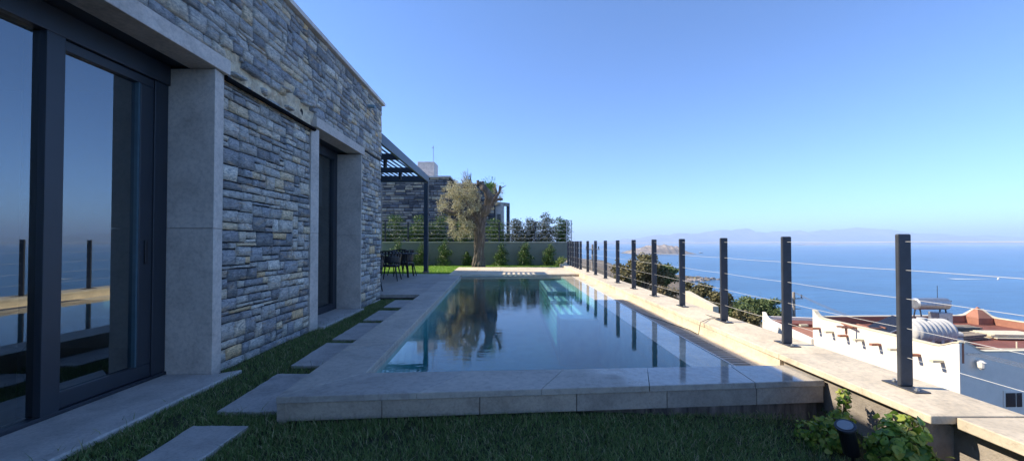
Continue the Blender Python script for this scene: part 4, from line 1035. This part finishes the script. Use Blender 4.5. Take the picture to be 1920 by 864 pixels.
for x in (-.6,.6): m_.bar((x,.3,0),(x,.1,1.15),.04,.04,(0,1,0)); m_.bar((x,-.3,0),(x,-.1,1.15),.04,.04,(0,1,0)); m_.bar((x,-.3,.5),(x,.3,.5),.03,.03)
m_.bar((-.6,0,1.1),(.6,0,1.1),.04,.04); m_.tube([(.75,0,1.3),(.95,0,1.25),(1.0,0,1.5)],.015,6); m_.tube([(.35,.0,1.62),(.35,0,2.2)],.012,5)
m_.build('frame', M['post'], so)
MB().box(.2,.85,-.2,.3,.0,.95).build('cistern', M['galv'], so, bevel=.03)
pa_ = RF(1668, 628); sp_ = thing('roof_collector', 'dark solar collector panel propped up on the red roof', 'solar panel', tuple(pa_))
m_ = MB(); m_.obox((0,0,.42),(.85,.1,.30),(-.08,.6,0.03),(-.02,0,.04)); m_.build('collector', M['solar'], sp_)
m_ = MB(); m_.bar((-.85,-.65,.17),(.85,-.5,.77),.05,.09); m_.bar((.8,-.45,0),(.8,-.45,.7),.05,.05,(0,1,0)); m_.bar((.8,.45,0),(.8,.45,.7),.05,.05,(0,1,0)); m_.build('panel_frame', M['galv'], sp_)
rj = random.Random(17)
def junk(name, label, cat, px, py, build, mat):
    b_ = RF(px, py); o_ = build().build(name, mat); o_.location = tuple(b_); o_.rotation_euler.z = rj.uniform(-.3,.3); tag(o_, label, cat); return o_
def planks():
    m_ = MB()
    for k in range(9): 
        z = .05+.07*(k//3); y = -.3+.25*(k % 3)+rj.uniform(-.05,.05); m_.bar((-.8+rj.uniform(-.2,.2),y,z),(.8,y+rj.uniform(-.1,.1),z+rj.uniform(0,.03)),.18,.05)
    return m_
junk('plank_stack', 'messy stack of grey planks right of the water tank', 'planks', 1802, 634, planks, M['wood'])
junk('plank_stack', 'second pile of old timber lying behind the first planks', 'planks', 1790, 619, planks, M['wood'])
def sheets():
    m_ = MB()
    for k in range(5): m_.obox((rj.uniform(-.1,.1),rj.uniform(-.1,.1),.03+.045*k),(.95,0,0),(0,.42,0),(0,0,.018))
    return m_
junk('slab_stack', 'stack of pale cement boards lying on the right part of the red roof', 'boards', 1880, 632, sheets, M['cream'])
def rack():
    m_ = MB()
    for k in range(5): m_.bar((-1.3+.65*k,-.15,0),(-1.3+.65*k,-.15,.28),.07,.07,(0,1,0)); 
    m_.bar((-1.5,-.15,.3),(1.5,-.15,.3),.07,.07); m_.bar((-1.4,.35,.24),(1.2,.35,.24),.07,.07)
    for k in range(4): m_.bar((-1.1+.65*k,-.3,.36),(-1.1+.65*k,.5,.36),.06,.05)
    return m_
junk('timber_rack', 'low rust red timber rack on the roof left of the tank', 'rack', 1640, 626, rack, M['terra'])
def bags():
    m_ = MB()
    for k in range(6):
        x = -.5+.35*(k%3); z = .12+.2*(k//3); m_.tube([(x-.16,0,z),(x-.12,0,z),(x+.12,0,z),(x+.16,0,z)],[.04,.13,.13,.04],10)
    return m_
junk('sack_pile', 'pile of grey sacks between the tank and the planks', 'sacks', 1782, 640, bags, M['tank'])
def pipe():
    m_ = MB(); m_.tube([(-1.2,0,.05),(0,-.3,.06),(1.6,.1,.05)], .03, 8); m_.tube([(.9,0,.05),(.9,0,.32)], .025, 6); return m_
junk('roof_pipe', 'pale pipe lying across the red roof near the front edge', 'pipe', 1850, 652, pipe, M['cream'])

# ------------------------------------------------------------------ utility poles
def pole(label, px, top, Y, base):
    x = (px-960)/FPX*Y; zt = EYE+(455-top)/FPX*Y
    t_ = thing('utility_pole', label, 'utility pole', (x, Y, base), 0, 'utility poles on the slope below')
    MB().tube([(0,0,0),(0,0,zt-base)], [.14,.10], 10).build('pole', M['conc'], t_)
    m_ = MB(); m_.bar((-.7,0,zt-base-.5),(.7,0,zt-base-.5),.1,.1); m_.bar((-.5,0,zt-base-1.3),(.5,0,zt-base-1.3),.08,.08); m_.build('crossarm', M['galv'], t_)
    m_ = MB()
    for dx in (-.6,0,.6): m_.tube([(dx,0,zt-base-.46),(dx,0,zt-base-.2)], .05, 8)
    m_.build('insulators', M['post'], t_); return t_
pole('grey utility pole between the second and third farthest single fence posts', 1111, 458, 38, -9)
pole('grey utility pole rising left of the white house', 1487, 547, 30, -10)
for k, off_ in enumerate((-.5, 0, .5)):
    m_ = MB(); a_ = Vector(P(1489+k*2, 549, 30)); b_ = Vector(P(1700+k*8, 612, 17)); b_ = b_+(b_-a_)*.6
    pts = [tuple(a_.lerp(b_, i/14)-Vector((0,0,.5*math.sin(math.pi*i/14)))) for i in range(15)]; m_.tube(pts, .012, 4)
    tag(m_.build('power_line', M['galv']), ['lowest','middle','highest'][k]+' of three power lines running from the pole over the white house', 'power line', 'power lines over the white house')

# parapet beyond the fence
q1, q2, q3 = P(1288,545,17), P(1340,577,17), P(1290,572,17)
mb = MB(); d = Vector((.02,1,0)); 
a_, b_ = Vector(P(1288,545,17)), Vector(P(1341,574,15.0))
for i in range(1):
    nn = Vector(((b_-a_).y, -(b_-a_).x, 0)).normalized()*.12
    vs = [a_-nn, b_-nn, b_+nn, a_+nn]; bot = [Vector((v_.x, v_.y, -5)) for v_ in vs]
    mb.add([tuple(v_) for v_ in bot]+[tuple(v_) for v_ in vs], [(3,2,1,0),(4,5,6,7),(0,1,5,4),(1,2,6,5),(2,3,7,6),(3,0,4,7)])
tag(mb.build('stair_parapet', M['cream'], bevel=.01), 'sloping cream wall just beyond the fence, between the third and fourth posts', 'wall')

# ------------------------------------------------------------------ trees and scrub on the slope
def tree(name, label, px, cy, wpx, hpx, Y, mat, n, size, seed, group='trees and bushes on the slope below the fence'):
    q = P(px, cy, Y); rx = wpx/2/FPX*Y; rz_ = hpx/2/FPX*Y; gzz = min(terr(q[0], Y)-.3, q[2]-rz_-.4)
    t_ = thing(name, label, 'tree', (q[0], Y, gzz), 0, group); rg_ = random.Random(seed); bl = []; c = Vector((0,0,q[2]-gzz))
    tr = MB(); tr.tube([(0,0,0),(.1*rx,0,c.z*.5),(0,.1*rx,c.z)], [.09*rx+.06,.07*rx+.04,.04*rx+.02], 8)
    for k in range(30):
        a = rg_.uniform(0,6.28); e = rg_.uniform(-.7,1.3); f = rg_.uniform(.35,.86)
        p_ = Vector((math.cos(a)*math.cos(e)*rx*f, math.sin(a)*math.cos(e)*rx*f, math.sin(e)*rz_*f))
        bl.append((*(c+p_), rx*rg_.uniform(.14,.34), rx*rg_.uniform(.14,.34), rz_*rg_.uniform(.14,.32)))
        if k < 14: tr.tube([tuple(c*.55), tuple(c+p_*.5+Vector((0,0,-.1*rz_))), tuple(c+p_)], [.04*rx,.025*rx,.012*rx], 5)
    tr.build('trunk', M['bark'], t_); leaves('crown', bl, n, size, M[mat], t_, seed=seed, shell=.25, aspect=.6)
    return t_
tree('coast_tree', 'large rounded olive green tree beyond the middle fence posts', 1204, 523, 118, 104, 27, 'scrub', 14000, .16, 11)
tree('coast_tree', 'dark green part of the tree clump at the right of the rounded tree', 1246, 520, 60, 60, 28, 'treeg', 5000, .17, 12)
tree('coast_tree', 'small bush at the left foot of the rounded tree', 1163, 532, 52, 46, 26, 'scrub', 3000, .15, 13)
tree('coast_tree', 'bright green tree just left of the white house', 1416, 577, 96, 62, 31, 'treeg', 9000, .17, 15)
tree('coast_tree', 'lower green tree left of the bright green one', 1378, 588, 66, 50, 24, 'treeg', 6000, .15, 16)
tree('coast_tree', 'green bush hiding the foot of the bright green tree', 1392, 598, 50, 36, 23, 'scrub', 4500, .15, 17)
tree('scrub_bush', 'dry golden bush behind the fence between the fourth and fifth posts', 1245, 560, 76, 46, 19, 'drygold', 5000, .12, 19)
tree('scrub_bush', 'brown scrub bush above the sloping cream wall', 1302, 548, 74, 44, 22, 'scrub', 5000, .13, 20)
tree('scrub_bush', 'brown scrub bush right of the sloping cream wall', 1345, 566, 60, 46, 21, 'scrub', 4500, .13, 21)
tree('scrub_bush', 'olive scrub bush beyond the row of distant fence posts', 1140, 535, 50, 34, 24, 'scrub', 2500, .13, 22)
# loose scrub over the slope
pts = []; rs2 = random.Random(2)
bl = []
for k in range(420):
    x = rs2.uniform(4, 150); y = rs2.uniform(20, 260); z = terr(x, y); r = rs2.uniform(.5, 1.8)
    if z > SEA+2 and not (10 < x < 32 and 10 < y < 26): bl.append((x, y, z+r*.3, r*1.2, r*1.2, r*.6))
tag(leaves('hillside_scrub', bl, 26000, .38, M['scrub'], seed=40), 'low scrub covering the slope down to the sea', kind='stuff')

# ------------------------------------------------------------------ boats
def boat(name, label, px, py, L, rz):
    Y = (EYE-SEA)*FPX/(py-455); x = (px-960)/FPX*Y
    t_ = thing(name, label, 'boat', (x, Y, SEA), rz)
    m_ = MB(); W_ = L*.22; H_ = L*.10
    sec = [(-.5,.8,1),(-.2,1,1),(.2,1,1.05),(.4,.6,1.2),(.5,.05,1.35)]; vs = []; fs = []
    for f, w_, h_ in sec: vs += [(f*L,-W_/2*w_,H_*h_),(f*L,-W_/2*w_*.6,-.2),(f*L,W_/2*w_*.6,-.2),(f*L,W_/2*w_,H_*h_)]
    for i in range(4):
        for k in range(3): fs.append((i*4+k, i*4+k+1, (i+1)*4+k+1, (i+1)*4+k))
        fs.append((i*4+3, i*4, (i+1)*4, (i+1)*4+3))
    fs += [(0,1,2,3)[::-1],(16,17,18,19)]; m_.add(vs, fs); m_.build('hull', M['white'] if L < 20 else M['post'], t_)
    m_ = MB(); m_.box(-L*.3,-L*.02,-W_*.35,W_*.35,H_,H_*2.2); m_.box(-L*.26,-L*.1,-W_*.3,W_*.3,H_*2.2,H_*3); m_.build('cabin', M['white'], t_)
boat('cargo_boat', 'small dark boat far out on the sea between the third and fourth posts', 1314, 474.5, 24, .1)
boat('motor_boat', 'tiny white motor boat on the sea near the right edge', 1871, 523.5, 9, .4)
m_ = MB(); Y = (EYE-SEA)*FPX/(523.5-455); x = (1871-960)/FPX*Y
m_.add([(x-5,Y,SEA+.3),(x-70,Y+16,SEA+.3),(x-74,Y-2,SEA+.3)], [(0,1,2)])
o = m_.build('wake', simple('sea_foam', (.55,.6,.62), .9)); tag(o, 'pale wake behind the motor boat', kind='stuff')

# ------------------------------------------------------------------ haze
m, t, p = new_mat('haze_air'); t.nodes.remove(p); out = t.nodes['Material Output']
pv = t.nodes.new('ShaderNodeVolumePrincipled'); pv.inputs['Color'].default_value = (.66,.79,.96,1); pv.inputs['Density'].default_value = 1.0e-4
pv.inputs['Anisotropy'].default_value = 0
t.links.new(pv.outputs[0], out.inputs['Volume'])
hz_ = MB().box(-43000, 47000, -7000, 43000, SEA-8, 760).build('haze', m); tag(hz_, kind='stuff')
